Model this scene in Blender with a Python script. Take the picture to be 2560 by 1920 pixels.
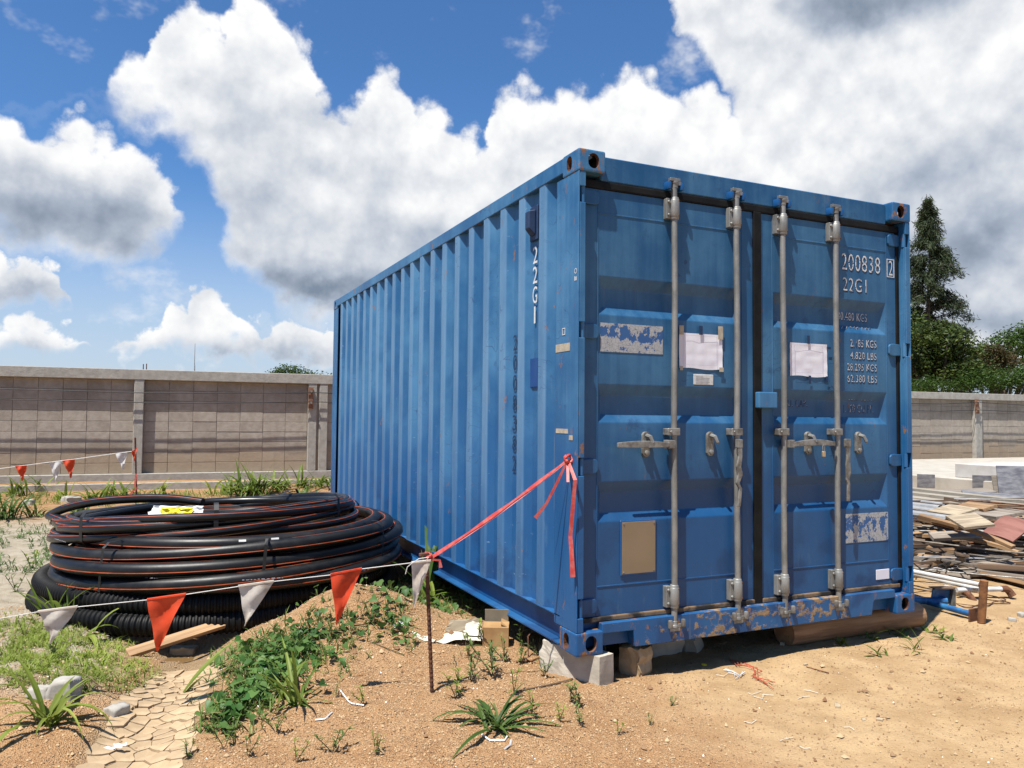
import bpy, bmesh, math, random
import numpy as np
from mathutils import Vector, Matrix
from math import sin, cos, pi, radians, sqrt, atan2, asin, exp
random.seed(7)
AL = 0.74                                   # overall reflectance of dry, dusty surfaces
GS = 0.80
RNG = np.random.default_rng(7)
scene = bpy.context.scene
for o in list(bpy.data.objects):
    bpy.data.objects.remove(o)
COL = scene.collection

# ------------------------------------------------------------------ camera
CZ = 0.17                                   # underside of the container above the ground
CAM = Vector((-1.947, -3.4746, 1.2024 + CZ))
FPX = 1957.7                                # focal length in photograph pixels (2560 wide)
PITCH, ROLL, YAW = 0.0418, 0.0096, -0.4274
FWD = Vector((-sin(YAW) * cos(PITCH), cos(YAW) * cos(PITCH), sin(PITCH)))
_r0 = Vector((cos(YAW), sin(YAW), 0))
_u0 = _r0.cross(FWD)
RIGHT = _r0 * cos(ROLL) + _u0 * sin(ROLL)
UP = -_r0 * sin(ROLL) + _u0 * cos(ROLL)
cam_data = bpy.data.cameras.new('camera')
cam_data.sensor_width = 36.0
cam_data.lens = 36.0 * FPX / 2560.0
cam_data.clip_start = 0.05
cam_data.clip_end = 20000
cam = bpy.data.objects.new('camera', cam_data)
COL.objects.link(cam)
cam.matrix_world = Matrix((
    (RIGHT.x, UP.x, -FWD.x, CAM.x), (RIGHT.y, UP.y, -FWD.y, CAM.y),
    (RIGHT.z, UP.z, -FWD.z, CAM.z), (0, 0, 0, 1)))
scene.camera = cam

def ray(x, y):
    return FWD + RIGHT * ((x - 1280) / FPX) - UP * ((y - 960) / FPX)
def on_z(x, y, z=0.0):
    d = ray(x, y); return CAM + d * ((z - CAM.z) / d.z)
def on_y(x, y, Y):
    d = ray(x, y); return CAM + d * ((Y - CAM.y) / d.y)
def on_x(x, y, X):
    d = ray(x, y); return CAM + d * ((X - CAM.x) / d.x)
def at_depth(x, y, D):
    return CAM + ray(x, y) * D
K = 2560.0 / 2212.0                         # measurements taken on the 2212 px wide view

# ------------------------------------------------------------------ node helper
class NT:
    def __init__(self, tree):
        self.t = tree; tree.nodes.clear()
    def n(self, typ, **kw):
        nd = self.t.nodes.new(typ)
        for k, v in kw.items():
            setattr(nd, k, v)
        return nd
    def put(self, sock, v):
        if v is None: return
        if isinstance(v, bpy.types.NodeSocket): self.t.links.new(v, sock)
        else:
            if hasattr(sock.default_value, '__len__') and not hasattr(v, '__len__'):
                v = [v] * len(sock.default_value)
            if hasattr(sock.default_value, '__len__') and len(sock.default_value) == 4 and len(v) == 3:
                v = (*v, 1)
            sock.default_value = v
    def m(self, op, a, b=None, c=None, clamp=False):
        nd = self.n('ShaderNodeMath', operation=op, use_clamp=clamp)
        for i, v in enumerate((a, b, c)):
            self.put(nd.inputs[i], v)
        return nd.outputs[0]
    def vm(self, op, a, b=None, scale=None):
        nd = self.n('ShaderNodeVectorMath', operation=op)
        self.put(nd.inputs[0], a); self.put(nd.inputs[1], b)
        if scale is not None: self.put(nd.inputs['Scale'], scale)
        return nd.outputs['Value'] if op in ('DOT_PRODUCT', 'LENGTH', 'DISTANCE') else nd.outputs[0]
    def mix(self, f, a, b, blend='MIX'):
        nd = self.n('ShaderNodeMix', data_type='RGBA', blend_type=blend, clamp_factor=True)
        self.put(nd.inputs['Factor'], f)
        self.put(nd.inputs[6], a); self.put(nd.inputs[7], b)
        return nd.outputs[2]
    def mixf(self, f, a, b):
        nd = self.n('ShaderNodeMix', data_type='FLOAT', clamp_factor=True)
        self.put(nd.inputs[0], f); self.put(nd.inputs[2], a); self.put(nd.inputs[3], b)
        return nd.outputs[0]
    def ss(self, v, lo, hi, a=0.0, b=1.0):
        nd = self.n('ShaderNodeMapRange', interpolation_type='SMOOTHSTEP', clamp=True)
        for i, q in enumerate((v, lo, hi, a, b)): self.put(nd.inputs[i], q)
        return nd.outputs[0]
    def noise(self, vec, scale, detail=4, rough=0.55, dist=0.0, dim='3D', out=0):
        nd = self.n('ShaderNodeTexNoise', noise_dimensions=dim)
        self.put(nd.inputs['Vector'], vec); self.put(nd.inputs['Scale'], scale)
        self.put(nd.inputs['Detail'], detail); self.put(nd.inputs['Roughness'], rough)
        self.put(nd.inputs['Distortion'], dist)
        return nd.outputs[out]
    def vor(self, vec, scale, feature='F1', detail=0, rough=0.5, rnd=1.0, out='Distance', smooth=None):
        nd = self.n('ShaderNodeTexVoronoi', feature=feature)
        self.put(nd.inputs['Vector'], vec); self.put(nd.inputs['Scale'], scale)
        if 'Detail' in nd.inputs: self.put(nd.inputs['Detail'], detail); self.put(nd.inputs['Roughness'], rough)
        self.put(nd.inputs['Randomness'], rnd)
        if smooth is not None: self.put(nd.inputs['Smoothness'], smooth)
        return nd.outputs[out]
    def xyz(self, vec):
        nd = self.n('ShaderNodeSeparateXYZ'); self.put(nd.inputs[0], vec)
        return nd.outputs
    def comb(self, x, y, z):
        nd = self.n('ShaderNodeCombineXYZ')
        for i, v in enumerate((x, y, z)): self.put(nd.inputs[i], v)
        return nd.outputs[0]
    def curve(self, fac, pts):
        nd = self.n('ShaderNodeFloatCurve')
        cv = nd.mapping.curves[0]
        nd.mapping.use_clip = False
        pts = sorted(pts)
        while len(cv.points) < len(pts): cv.points.new(0.5, 0.5)
        for p, (a, b) in zip(cv.points, pts):
            p.location = (a, b); p.handle_type = 'VECTOR'
        nd.mapping.update()
        self.put(nd.inputs['Value'], fac)
        return nd.outputs[0]

# ------------------------------------------------------------------ sun, sky with cumulus, exposure
SUN_D = Vector((0.395, 0.205, -1.0)).normalized()            # direction the light travels
sun_el = asin(-SUN_D.z)
sun_data = bpy.data.lights.new('sun', 'SUN')
sun_data.energy = 5.0
sun_data.angle = radians(0.53)
sun_data.color = (1.0, 0.955, 0.88)
sun = bpy.data.objects.new('sun', sun_data)
COL.objects.link(sun)
sun.rotation_euler = SUN_D.to_track_quat('-Z', 'Y').to_euler()
sun.location = (-4, -3, 12)

world = bpy.data.worlds.new('World')
scene.world = world
world.use_nodes = True
W = NT(world.node_tree)
w_out = W.n('ShaderNodeOutputWorld'); w_bg = W.n('ShaderNodeBackground')
SKY_STRENGTH = 0.062
w_bg.inputs['Strength'].default_value = SKY_STRENGTH
W.t.links.new(w_bg.outputs[0], w_out.inputs[0])
sky = W.n('ShaderNodeTexSky', sky_type='NISHITA')
sky.sun_disc = False
sky.sun_elevation = sun_el
sky.sun_rotation = atan2(-SUN_D.x, -SUN_D.y)               # clockwise from +Y
sky.altitude = 50; sky.air_density = 1.0; sky.dust_density = 0.6; sky.ozone_density = 2.2

def azel(px, py):
    """direction (azimuth from the reference bearing, elevation) of a point in the 2212 px view"""
    d = ray(px * K, py * K).normalized()
    fx, fy = -sin(YAW), cos(YAW)
    return atan2(d.x * fy - d.y * fx, d.x * fx + d.y * fy), asin(d.z)

def clouds():
    tc = W.n('ShaderNodeTexCoord')
    dirv = W.vm('NORMALIZE', tc.outputs['Generated'])
    X, Y, Z = W.xyz(dirv)
    fx, fy = -sin(YAW), cos(YAW)
    xr = W.vm('DOT_PRODUCT', dirv, (fy, -fx, 0)); yf = W.vm('DOT_PRODUCT', dirv, (fx, fy, 0))
    az = W.m('ARCTAN2', xr, yf); el = W.m('ARCSINE', Z)
    # billowing displacement of the outlines
    n1 = W.noise(dirv, 7.0, 6, 0.60, out=1)
    nx, ny, nz = W.xyz(n1)
    bil = W.vor(dirv, 26.0, 'F1', 1.0, 0.55)
    bil = W.m('SUBTRACT', 0.42, bil)
    fine = W.noise(dirv, 42.0, 5, 0.64)
    wx = W.m('MULTIPLY', W.m('SUBTRACT', nx, 0.5), 0.085)
    wy = W.m('ADD', W.m('MULTIPLY', W.m('SUBTRACT', ny, 0.5), 0.085),
             W.m('ADD', W.m('MULTIPLY', bil, 0.034), W.m('MULTIPLY', W.m('SUBTRACT', fine, 0.5), 0.034)))
    azw = W.m('ADD', az, wx); elw = W.m('SUBTRACT', el, wy)
    A = 0.80
    t = W.m('DIVIDE', W.m('ADD', azw, A), 2 * A)
    def prof(pts, default):
        out = []
        for x, y in pts:
            a, e = azel(x, y)
            out.append(((a + A) / (2 * A), e))
        out.append((0.0, out[0][1])); out.append((1.0, out[-1][1]))
        return W.curve(t, out)
    layers = [
        # main cumulus
        ([(225, 210), (262, 135), (300, 100), (350, 115), (380, -15), (410, -60), (445, 0), (480, 45), (505, -30), (530, -80), (565, -10), (610, 30), (660, 70), (690, 160),
          (760, 195), (795, 150), (825, 118), (855, 140), (880, 205), (940, 205), (990, 245), (1035, 280), (1048, 225), (1065, 180), (1100, 155), (1200, 135),
          (1290, 150), (1380, 112), (1420, 140), (1500, 178), (1530, 160), (1560, 195), (1620, 190), (1800, 150), (2300, 100)],
         [(225, 214), (270, 225), (300, 255), (380, 300), (425, 330), (470, 430), (500, 520), (540, 600), (600, 655), (720, 690), (900, 700), (1250, 720), (1700, 790), (2300, 800)], 0.011, 0.034),
        # high sheet on the right, open towards the blue
        ([(1300, -900), (2300, -900)],
         [(1380, -900), (1435, -300), (1462, 10), (1485, 85), (1530, 112), (1560, 190), (1620, 300), (1800, 520), (2300, 620)], 0.010, 0.026),
        # cumulus at the left edge
        ([(-500, 140), (-100, 160), (0, 190), (70, 235), (150, 236), (235, 245), (290, 285), (330, 335), (365, 378), (382, 425), (392, 470), (410, 560)],
         [(-500, 540), (0, 530), (120, 540), (230, 545), (290, 540), (350, 510), (392, 462), (410, 450)], 0.010, 0.034),
        # lower cumulus, left
        ([(-500, 500), (-50, 520), (0, 532), (60, 540), (100, 562), (140, 610), (160, 660)],
         [(-500, 650), (0, 650), (100, 648), (160, 648)], 0.005, 0.018),
        # low band above the horizon
        ([(-500, 660), (0, 692), (90, 680), (150, 695), (195, 720), (212, 760), (228, 735), (245, 716), (300, 712), (335, 690), (375, 645), (430, 618),
          (490, 632), (530, 668), (565, 690), (610, 655), (720, 690), (1900, 720), (1990, 610), (2080, 600), (2140, 560), (2212, 545), (2500, 520)],
         [(-500, 752), (0, 752), (195, 750), (230, 757), (400, 752), (720, 770), (2300, 790)], 0.005, 0.016),
    ]
    mask = None; under = None
    shade = [(0.30, 0.24), (0.13, 0.20), (0.30, 0.17), (0.30, 0.07), (0.30, 0.07)]
    for (top, base, soft, bsoft), (s_amt, s_len) in zip(layers, shade):
        T = prof(top, 0); B = prof(base, 0)
        dt = W.ss(W.m('SUBTRACT', T, elw), -soft * 0.4, soft * 1.6)
        db = W.ss(W.m('SUBTRACT', elw, B), -bsoft * 0.4, bsoft)
        mk = W.m('MULTIPLY', dt, db)
        un = W.m('MULTIPLY', mk, W.m('MULTIPLY', W.m('DIVIDE', W.m('SUBTRACT', T, elw), s_len, clamp=True), s_amt))
        under = un if under is None else W.m('MAXIMUM', under, un)
        mask = mk if mask is None else W.m('MAXIMUM', mask, mk)
    # loose wisps, and the scattered cumulus of the rest of the sky
    wis = W.noise(W.vm('ADD', W.vm('MULTIPLY', dirv, (1, 1, 1.4)), (3.1, 0.4, 1.7)), 7.5, 5, 0.62)
    wisp = W.m('MULTIPLY', W.ss(wis, 0.57, 0.75), 0.60)
    gen_n = W.noise(W.vm('MULTIPLY', dirv, (1, 1, 1.6)), 3.0, 6, 0.58)
    gen = W.ss(W.m('ADD', gen_n, W.m('MULTIPLY', bil, 0.10)), 0.585, 0.645)
    win = W.m('MULTIPLY', W.ss(W.m('ABSOLUTE', az), 0.66, 0.80, 1, 0), W.ss(el, 0.60, 0.75, 1, 0))
    mask = W.mixf(win, gen, W.m('MAXIMUM', mask, wisp))
    # horizon veil: low air is milky
    veil = W.ss(el, 0.0, 0.30, 0.82, 0.0)
    # shading: grey undersides and self-shadowed hollows, with the relief of the billows
    azs = W.m('ADD', az, W.m('MULTIPLY', W.m('SUBTRACT', nz, 0.5), 0.16))
    els = W.m('ADD', el, W.m('MULTIPLY', W.m('SUBTRACT', nx, 0.5), 0.10))
    dark = None
    for x, y, rx, ry, amt in [(110, 480, 210, 55, .62), (40, 400, 130, 50, .30), (690, 625, 200, 42, .80), (880, 500, 190, 70, .32), (560, 420, 90, 70, .22), (420, 190, 110, 45, .25), (760, 330, 90, 60, .2), (1180, 330, 150, 40, .15), (250, 425, 90, 40, .3),
                         (620, 270, 120, 60, .22), (1790, 590, 280, 60, .62), (2090, 350, 190, 75, .36), (1920, 0, 190, 50, .8), (1640, 470, 170, 46, .35),
                         (2120, 500, 170, 70, .42), (650, 765, 230, 30, .40), (60, 640, 150, 24, .5), (90, 745, 170, 18, .45), (2150, 690, 150, 30, .4)]:
        a, e = azel(x, y); sx, sy = rx / 1692, ry / 1692
        q = W.m('ADD', W.m('POWER', W.m('DIVIDE', W.m('SUBTRACT', azs, a), sx), 2.0), W.m('POWER', W.m('DIVIDE', W.m('SUBTRACT', els, e), sy), 2.0))
        g = W.m('MULTIPLY', W.m('EXPONENT', W.m('MULTIPLY', q, -1.0)), amt)
        dark = g if dark is None else W.m('ADD', dark, g)
    gen_d = W.ss(gen_n, 0.55, 0.66, 0.05, 0.75)
    dark = W.mixf(win, gen_d, W.m('ADD', W.m('MULTIPLY', dark, 0.88), under))
    toward = (-0.010, -0.006, 0.022)
    h1 = W.noise(dirv, 15.0, 4, 0.56); h2 = W.noise(W.vm('ADD', dirv, toward), 15.0, 4, 0.56)
    rel = W.m('ADD', W.m('MULTIPLY', W.m('SUBTRACT', h1, h2), 0.80), W.m('ADD', W.m('MULTIPLY', bil, 0.16), W.m('MULTIPLY', W.m('SUBTRACT', fine, 0.5), 0.10)))
    br = W.m('SUBTRACT', 0.97, W.m('MULTIPLY', dark, 0.95))
    br = W.m('ADD', br, rel, clamp=True)
    nd = W.n('ShaderNodeValToRGB')
    W.put(nd.inputs[0], br)
    cr = nd.color_ramp
    cr.elements[0].position = 0.0; cr.elements[0].color = (0.22, 0.28, 0.37, 1)
    cr.elements[1].position = 1.0; cr.elements[1].color = (1.10, 1.09, 1.07, 1)
    e = cr.elements.new(0.35); e.color = (0.46, 0.52, 0.62, 1)
    e = cr.elements.new(0.75); e.color = (0.86, 0.88, 0.91, 1)
    ccol = W.vm('SCALE', nd.outputs[0], scale=0.57 / SKY_STRENGTH)
    veilc = W.vm('SCALE', (0.62, 0.70, 0.82), scale=0.57 / SKY_STRENGTH)
    skyc = W.mix(1.0, sky.outputs[0], (0.62, 0.98, 1.34), 'MULTIPLY')
    skyc = W.mix(veil, skyc, veilc)
    return W.mix(mask, skyc, ccol)
W.put(w_bg.inputs['Color'], clouds())
world.cycles.sampling_method = 'MANUAL'
world.cycles.sample_map_resolution = 512

scene.view_settings.view_transform = 'Standard'
scene.view_settings.look = 'None'
scene.view_settings.exposure = 0.80
scene.view_settings.gamma = 1.0
scene.view_settings.use_curve_mapping = False
scene.render.resolution_x = 1024
scene.render.resolution_y = 768

# ------------------------------------------------------------------ mesh helpers
class MB:
    """collects shapes; build() links them as ONE mesh object"""
    def __init__(self):
        self.v = []; self.f = []
    def add(self, vs, fs):
        o = len(self.v)
        self.v += [tuple(p) for p in vs]
        self.f += [tuple(i + o for i in q) for q in fs]
        return self
    def box(self, x0, x1, y0, y1, z0, z1, M=None):
        vs = [Vector((x, y, z)) for z in (z0, z1) for y in (y0, y1) for x in (x0, x1)]
        if M is not None: vs = [M @ p for p in vs]
        return self.add(vs, [(0, 2, 3, 1), (4, 5, 7, 6), (0, 1, 5, 4), (2, 6, 7, 3), (0, 4, 6, 2), (1, 3, 7, 5)])
    def prism(self, poly, y0, y1, M=None):
        """polygon of (x, z) extruded along y"""
        n = len(poly)
        vs = [Vector((a, y0, b)) for a, b in poly] + [Vector((a, y1, b)) for a, b in poly]
        if M is not None: vs = [M @ p for p in vs]
        fs = [tuple(range(n)), tuple(range(2 * n - 1, n - 1, -1))]
        fs += [((i + 1) % n, i, n + i, n + (i + 1) % n) for i in range(n)]
        return self.add(vs, fs)
    def tube(self, path, r, seg=8, caps=True, closed=False):
        path = [Vector(p) for p in path]; n = len(path)
        rs = r if hasattr(r, '__len__') else [r] * n
        up = Vector((0, 0, 1)); vs = []; nrm = None
        for i, p in enumerate(path):
            a = path[(i - 1) % n] if (closed or i > 0) else p
            b = path[(i + 1) % n] if (closed or i < n - 1) else p
            t = (b - a)
            t = t.normalized() if t.length > 1e-9 else Vector((0, 0, 1))
            if nrm is None:
                nrm = up.cross(t)
                if nrm.length < 1e-3: nrm = Vector((1, 0, 0)).cross(t)
            nrm = (nrm - t * nrm.dot(t)).normalized()
            bi = t.cross(nrm)
            for k in range(seg):
                an = 2 * pi * k / seg
                vs.append(p + (nrm * cos(an) + bi * sin(an)) * rs[i])
        fs = []
        for i in range(n if closed else n - 1):
            j = (i + 1) % n
            for k in range(seg):
                l = (k + 1) % seg
                fs.append((i * seg + k, i * seg + l, j * seg + l, j * seg + k))
        if caps and not closed:
            fs.append(tuple(range(seg - 1, -1, -1))); fs.append(tuple((n - 1) * seg + k for k in range(seg)))
        return self.add(vs, fs)
    def lathe(self, c, axis, prof, seg=12):
        """profile of (distance along axis, radius)"""
        ax = Vector(axis).normalized(); c = Vector(c)
        return self.tube([c + ax * a for a, _ in prof], [max(q, 1e-4) for _, q in prof], seg)
    def ribbon(self, path, w, nrm, thick=0.0):
        path = [Vector(p) for p in path]; vs = []; fs = []
        ws = w if hasattr(w, '__len__') else [w] * len(path)
        for i, p in enumerate(path):
            t = (path[min(i + 1, len(path) - 1)] - path[max(i - 1, 0)]).normalized()
            nv = Vector(nrm[i]) if hasattr(nrm[0], '__len__') else Vector(nrm)
            s = t.cross(nv).normalized() * ws[i] * 0.5
            vs += [p - s, p + s]
        for i in range(len(path) - 1):
            fs.append((2 * i, 2 * i + 1, 2 * i + 3, 2 * i + 2))
        return self.add(vs, fs)
    def mesh(self, name, mat=None, smooth=False, bevel=0.0, segs=1, angle=35):
        me = bpy.data.meshes.new(name)
        me.from_pydata(self.v, [], self.f)
        me.update()
        finish(me, mat, smooth, bevel, segs, angle)
        return me
    def build(self, name, mat=None, parent=None, smooth=False, bevel=0.0, segs=1, angle=35):
        return link(name, self.mesh(name, mat, smooth, bevel, segs, angle), parent)

def finish(me, mat, smooth=False, bevel=0.0, segs=1, angle=35):
    bm = bmesh.new(); bm.from_mesh(me)
    bmesh.ops.recalc_face_normals(bm, faces=bm.faces)
    if bevel > 0:
        es = [e for e in bm.edges if len(e.link_faces) == 2 and e.calc_face_angle(0) > radians(angle)]
        bmesh.ops.bevel(bm, geom=es, offset=bevel, segments=segs, affect='EDGES', profile=0.6, clamp_overlap=True)
    if smooth:
        for f in bm.faces: f.smooth = True
        for e in bm.edges:
            if len(e.link_faces) == 2 and e.calc_face_angle(0) > radians(angle): e.smooth = False
    bm.to_mesh(me); bm.free()
    if mat is not None: me.materials.append(mat)

def link(name, me, parent=None, M=None):
    o = bpy.data.objects.new(name, me)
    COL.objects.link(o)
    if parent is not None: o.parent = parent
    if M is not None: o.matrix_local = M
    return o
def tag(o, label, cat, group=None, kind=None):
    if label: o['label'] = label
    if cat: o['category'] = cat
    if group: o['group'] = group
    if kind: o['kind'] = kind
    return o
def thing(name, label, cat, loc=(0, 0, 0), rz=0.0, group=None):
    o = bpy.data.objects.new(name, None)
    o.empty_display_size = 0.1
    COL.objects.link(o)
    o.location = loc; o.rotation_euler = (0, 0, rz)
    return tag(o, label, cat, group)
def struct(o):
    o['kind'] = 'structure'; return o
def rot(ax, a): return Matrix.Rotation(a, 4, ax)
def trn(x, y, z): return Matrix.Translation((x, y, z))
def frame(o, xd, zd):
    """matrix with local x along xd and local z near zd"""
    x = Vector(xd).normalized(); y = Vector(zd).cross(x).normalized(); z = x.cross(y)
    M = Matrix(((x.x, y.x, z.x, o[0]), (x.y, y.y, z.y, o[1]), (x.z, y.z, z.z, o[2]), (0, 0, 0, 1)))
    return M
U = random.uniform

# value noise on numpy arrays
def _hash(ix, iy, s):
    h = (ix.astype(np.int64) * 374761393 + iy.astype(np.int64) * 668265263 + s * 974634541) & 0x7fffffff
    h = ((h ^ (h >> 13)) * 1274126177) & 0x7fffffff
    return ((h ^ (h >> 16)) & 0xffff) / 65535.0
def vnoise(x, y, s=0):
    ix = np.floor(x); iy = np.floor(y); fx = x - ix; fy = y - iy
    fx = fx * fx * (3 - 2 * fx); fy = fy * fy * (3 - 2 * fy)
    a = _hash(ix, iy, s); b = _hash(ix + 1, iy, s); c = _hash(ix, iy + 1, s); d = _hash(ix + 1, iy + 1, s)
    return (a * (1 - fx) + b * fx) * (1 - fy) + (c * (1 - fx) + d * fx) * fy - 0.5
def fbm(x, y, s=0, o=4):
    r = 0.0; a = 1.0; f = 1.0
    for k in range(o):
        r = r + a * vnoise(x * f, y * f, s + k); a *= 0.5; f *= 2.03
    return r

# ------------------------------------------------------------------ materials
def material(name):
    m = bpy.data.materials.new(name); m.use_nodes = True
    t = NT(m.node_tree)
    out = t.n('ShaderNodeOutputMaterial'); b = t.n('ShaderNodeBsdfPrincipled')
    t.t.links.new(b.outputs[0], out.inputs[0])
    return m, t, b
def bumped(t, b, h, strength=0.3, dist=0.01):
    nd = t.n('ShaderNodeBump')
    nd.inputs['Strength'].default_value = strength; nd.inputs['Distance'].default_value = dist
    t.put(nd.inputs['Height'], h); t.t.links.new(nd.outputs[0], b.inputs['Normal'])
def simple(name, c1, c2, scale=8.0, rough=0.6, bump=0.0, bscale=60.0, metal=0.0, stretch=(1, 1, 1), rnd=0.0, spec=0.5, coord='Object', detail=5, lo=.35, hi=.65, bdist=.004, trans=0.0):
    m, t, b = material(name)
    if metal < .5: c1 = tuple(q * AL for q in c1); c2 = tuple(q * AL for q in c2)
    tc = t.n('ShaderNodeTexCoord')
    v = t.vm('MULTIPLY', tc.outputs[coord], stretch)
    f = t.ss(t.noise(v, scale, detail, 0.6), lo, hi)
    col = t.mix(f, c1, c2)
    if rnd > 0:
        oi = t.n('ShaderNodeObjectInfo')
        col = t.mix(1.0, col, t.comb(*[t.m('MULTIPLY_ADD', oi.outputs['Random'], 2 * rnd, 1 - rnd)] * 3), 'MULTIPLY')
    t.put(b.inputs['Base Color'], col)
    b.inputs['Metallic'].default_value = metal
    b.inputs['Specular IOR Level'].default_value = spec
    t.put(b.inputs['Roughness'], t.mixf(t.noise(v, scale * 2.3, 3), max(0.05, rough - 0.1), min(1, rough + 0.12)))
    if bump > 0:
        bumped(t, b, t.noise(v, bscale, 5, 0.6), bump, bdist)
    if trans > 0:
        tr = t.n('ShaderNodeBsdfTranslucent'); t.put(tr.inputs[0], col)
        mx = t.n('ShaderNodeMixShader'); mx.inputs[0].default_value = trans
        out = [n for n in t.t.nodes if n.type == 'OUTPUT_MATERIAL'][0]
        t.t.links.new(b.outputs[0], mx.inputs[1]); t.t.links.new(tr.outputs[0], mx.inputs[2]); t.t.links.new(mx.outputs[0], out.inputs[0])
    return m

def paint_material(name, mud=0.0, rust=0.35, ribs=False, tone=0.88):
    """weathered blue container paint: chalky fading, run streaks, touch-ups, scratches, rust, mud"""
    m, t, b = material(name)
    geo = t.n('ShaderNodeNewGeometry'); P = geo.outputs['Position']
    x, y, z = t.xyz(P)
    fade = t.noise(P, 1.6, 5, 0.6)
    streak = t.noise(t.vm('MULTIPLY', P, (14, 14, 0.7)), 1.0, 5, 0.65)
    f = t.ss(t.m('ADD', t.m('MULTIPLY', fade, 0.75), t.m('MULTIPLY', streak, 0.10 if ribs else 0.32)), 0.30 if ribs else 0.40, 0.60 if ribs else 0.70)
    col = t.mix(f, (0.014, 0.095, 0.232), (0.066, 0.200, 0.365))
    # repainted, more saturated lower areas with blotches
    low = t.ss(t.m('ADD', z, t.m('MULTIPLY', t.m('SUBTRACT', t.noise(P, 2.2, 4), 0.5), 1.5)), 0.7, 1.7, 0.75, 0.0)
    col = t.mix(low, col, (0.006, 0.078, 0.235))
    blot = t.ss(t.noise(P, 6.5, 5, 0.65), 0.62, 0.74)
    blot = t.m('MULTIPLY', t.m('MAXIMUM', blot, t.m('MULTIPLY', t.ss(t.noise(P, 3.2, 4, 0.6), 0.47, 0.62), t.ss(z, 0.35, 1.15, 1.4, 0.0))), 0.5, clamp=True)
    col = t.mix(blot, col, (0.005, 0.038, 0.130))
    chalk = t.ss(t.noise(t.vm('MULTIPLY', P, (9, 9, 2.2)), 1.3, 6, 0.7), 0.60, 0.80)
    col = t.mix(t.m('MULTIPLY', chalk, 0.30), col, (0.15, 0.28, 0.38))
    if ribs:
        # the proud ribs are lighter than the hollows, with knocks and scuffs
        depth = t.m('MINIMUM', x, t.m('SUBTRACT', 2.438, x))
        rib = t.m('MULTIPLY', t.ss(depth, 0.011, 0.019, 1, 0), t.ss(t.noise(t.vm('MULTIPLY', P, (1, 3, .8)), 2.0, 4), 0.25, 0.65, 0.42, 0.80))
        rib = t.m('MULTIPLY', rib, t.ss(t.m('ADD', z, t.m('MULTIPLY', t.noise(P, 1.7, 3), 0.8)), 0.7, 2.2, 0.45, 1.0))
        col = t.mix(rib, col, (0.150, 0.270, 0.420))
        scuff = t.m('MULTIPLY', t.ss(t.noise(t.vm('MULTIPLY', P, (1, 7, 30)), 1.6, 5, 0.7), 0.64, 0.70), t.ss(t.noise(P, 1.3, 3), 0.45, 0.58))
        col = t.mix(t.m('MULTIPLY', scuff, 0.55), col, (0.30, 0.42, 0.52))
    # scratches
    sc = t.vor(t.vm('MULTIPLY', t.vm('ADD', P, t.vm('SCALE', t.noise(P, 3.0, 2, out=1), scale=0.5)), (5, 5, 26)), 1.0, 'DISTANCE_TO_EDGE')
    scm = t.m('MULTIPLY', t.ss(sc, 0.0, 0.02, 1, 0), t.ss(t.noise(P, 3.1, 3), 0.50, 0.60))
    col = t.mix(t.m('MULTIPLY', scm, 0.8), col, (0.02, 0.06, 0.15))
    # rust
    rn = t.noise(t.vm('MULTIPLY', P, (1, 1, 0.55)), 13.0, 6, 0.7)
    rn2 = t.noise(P, 1.9, 3)
    rs = t.m('MULTIPLY', t.ss(rn, 0.69 - 0.135 * rust, 0.74 - 0.13 * rust), t.ss(rn2, 0.47 - 0.14 * rust, 0.60 - 0.14 * rust))
    rcol = t.mix(t.noise(P, 60, 3), (0.17, 0.055, 0.018), (0.36, 0.17, 0.06))
    col = t.mix(t.m('MULTIPLY', rs, min(1, rust * 2)), col, rcol)
    stain = t.m('MULTIPLY', t.ss(t.noise(t.vm('MULTIPLY', P, (26, 26, 1.1)), 1.0, 4, 0.6), 0.66, 0.80), 0.38 * min(1, rust * 2))
    col = t.mix(stain, col, (0.25, 0.23, 0.19))
    height = t.m('MULTIPLY', t.noise(P, 9.0, 4), 0.35)
    rough = t.mixf(f, 0.42, 0.62)
    if mud > 0:
        mn = t.noise(t.vm('MULTIPLY', P, (1, 1, 1.25)), 11.0, 7, 0.68)
        bias = t.ss(t.noise(P, 1.9, 3), 0.32, 0.68, -0.14, 0.10)
        mm = t.ss(t.m('ADD', mn, bias), 0.63 - 0.12 * mud, 0.70 - 0.12 * mud)
        mcol = t.mix(t.noise(P, 45, 4), (0.20, 0.118, 0.058), (0.40, 0.26, 0.145))
        col = t.mix(mm, col, mcol)
        rough = t.mixf(mm, rough, 0.95)
        height = t.m('ADD', height, t.m('MULTIPLY', mm, t.m('MULTIPLY_ADD', t.noise(P, 70, 4), 1.0, 1.2)))
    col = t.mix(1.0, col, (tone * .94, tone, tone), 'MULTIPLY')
    t.put(b.inputs['Base Color'], col); t.put(b.inputs['Roughness'], rough)
    b.inputs['Specular IOR Level'].default_value = 0.45
    bumped(t, b, height, 0.45, 0.006)
    return m

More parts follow.
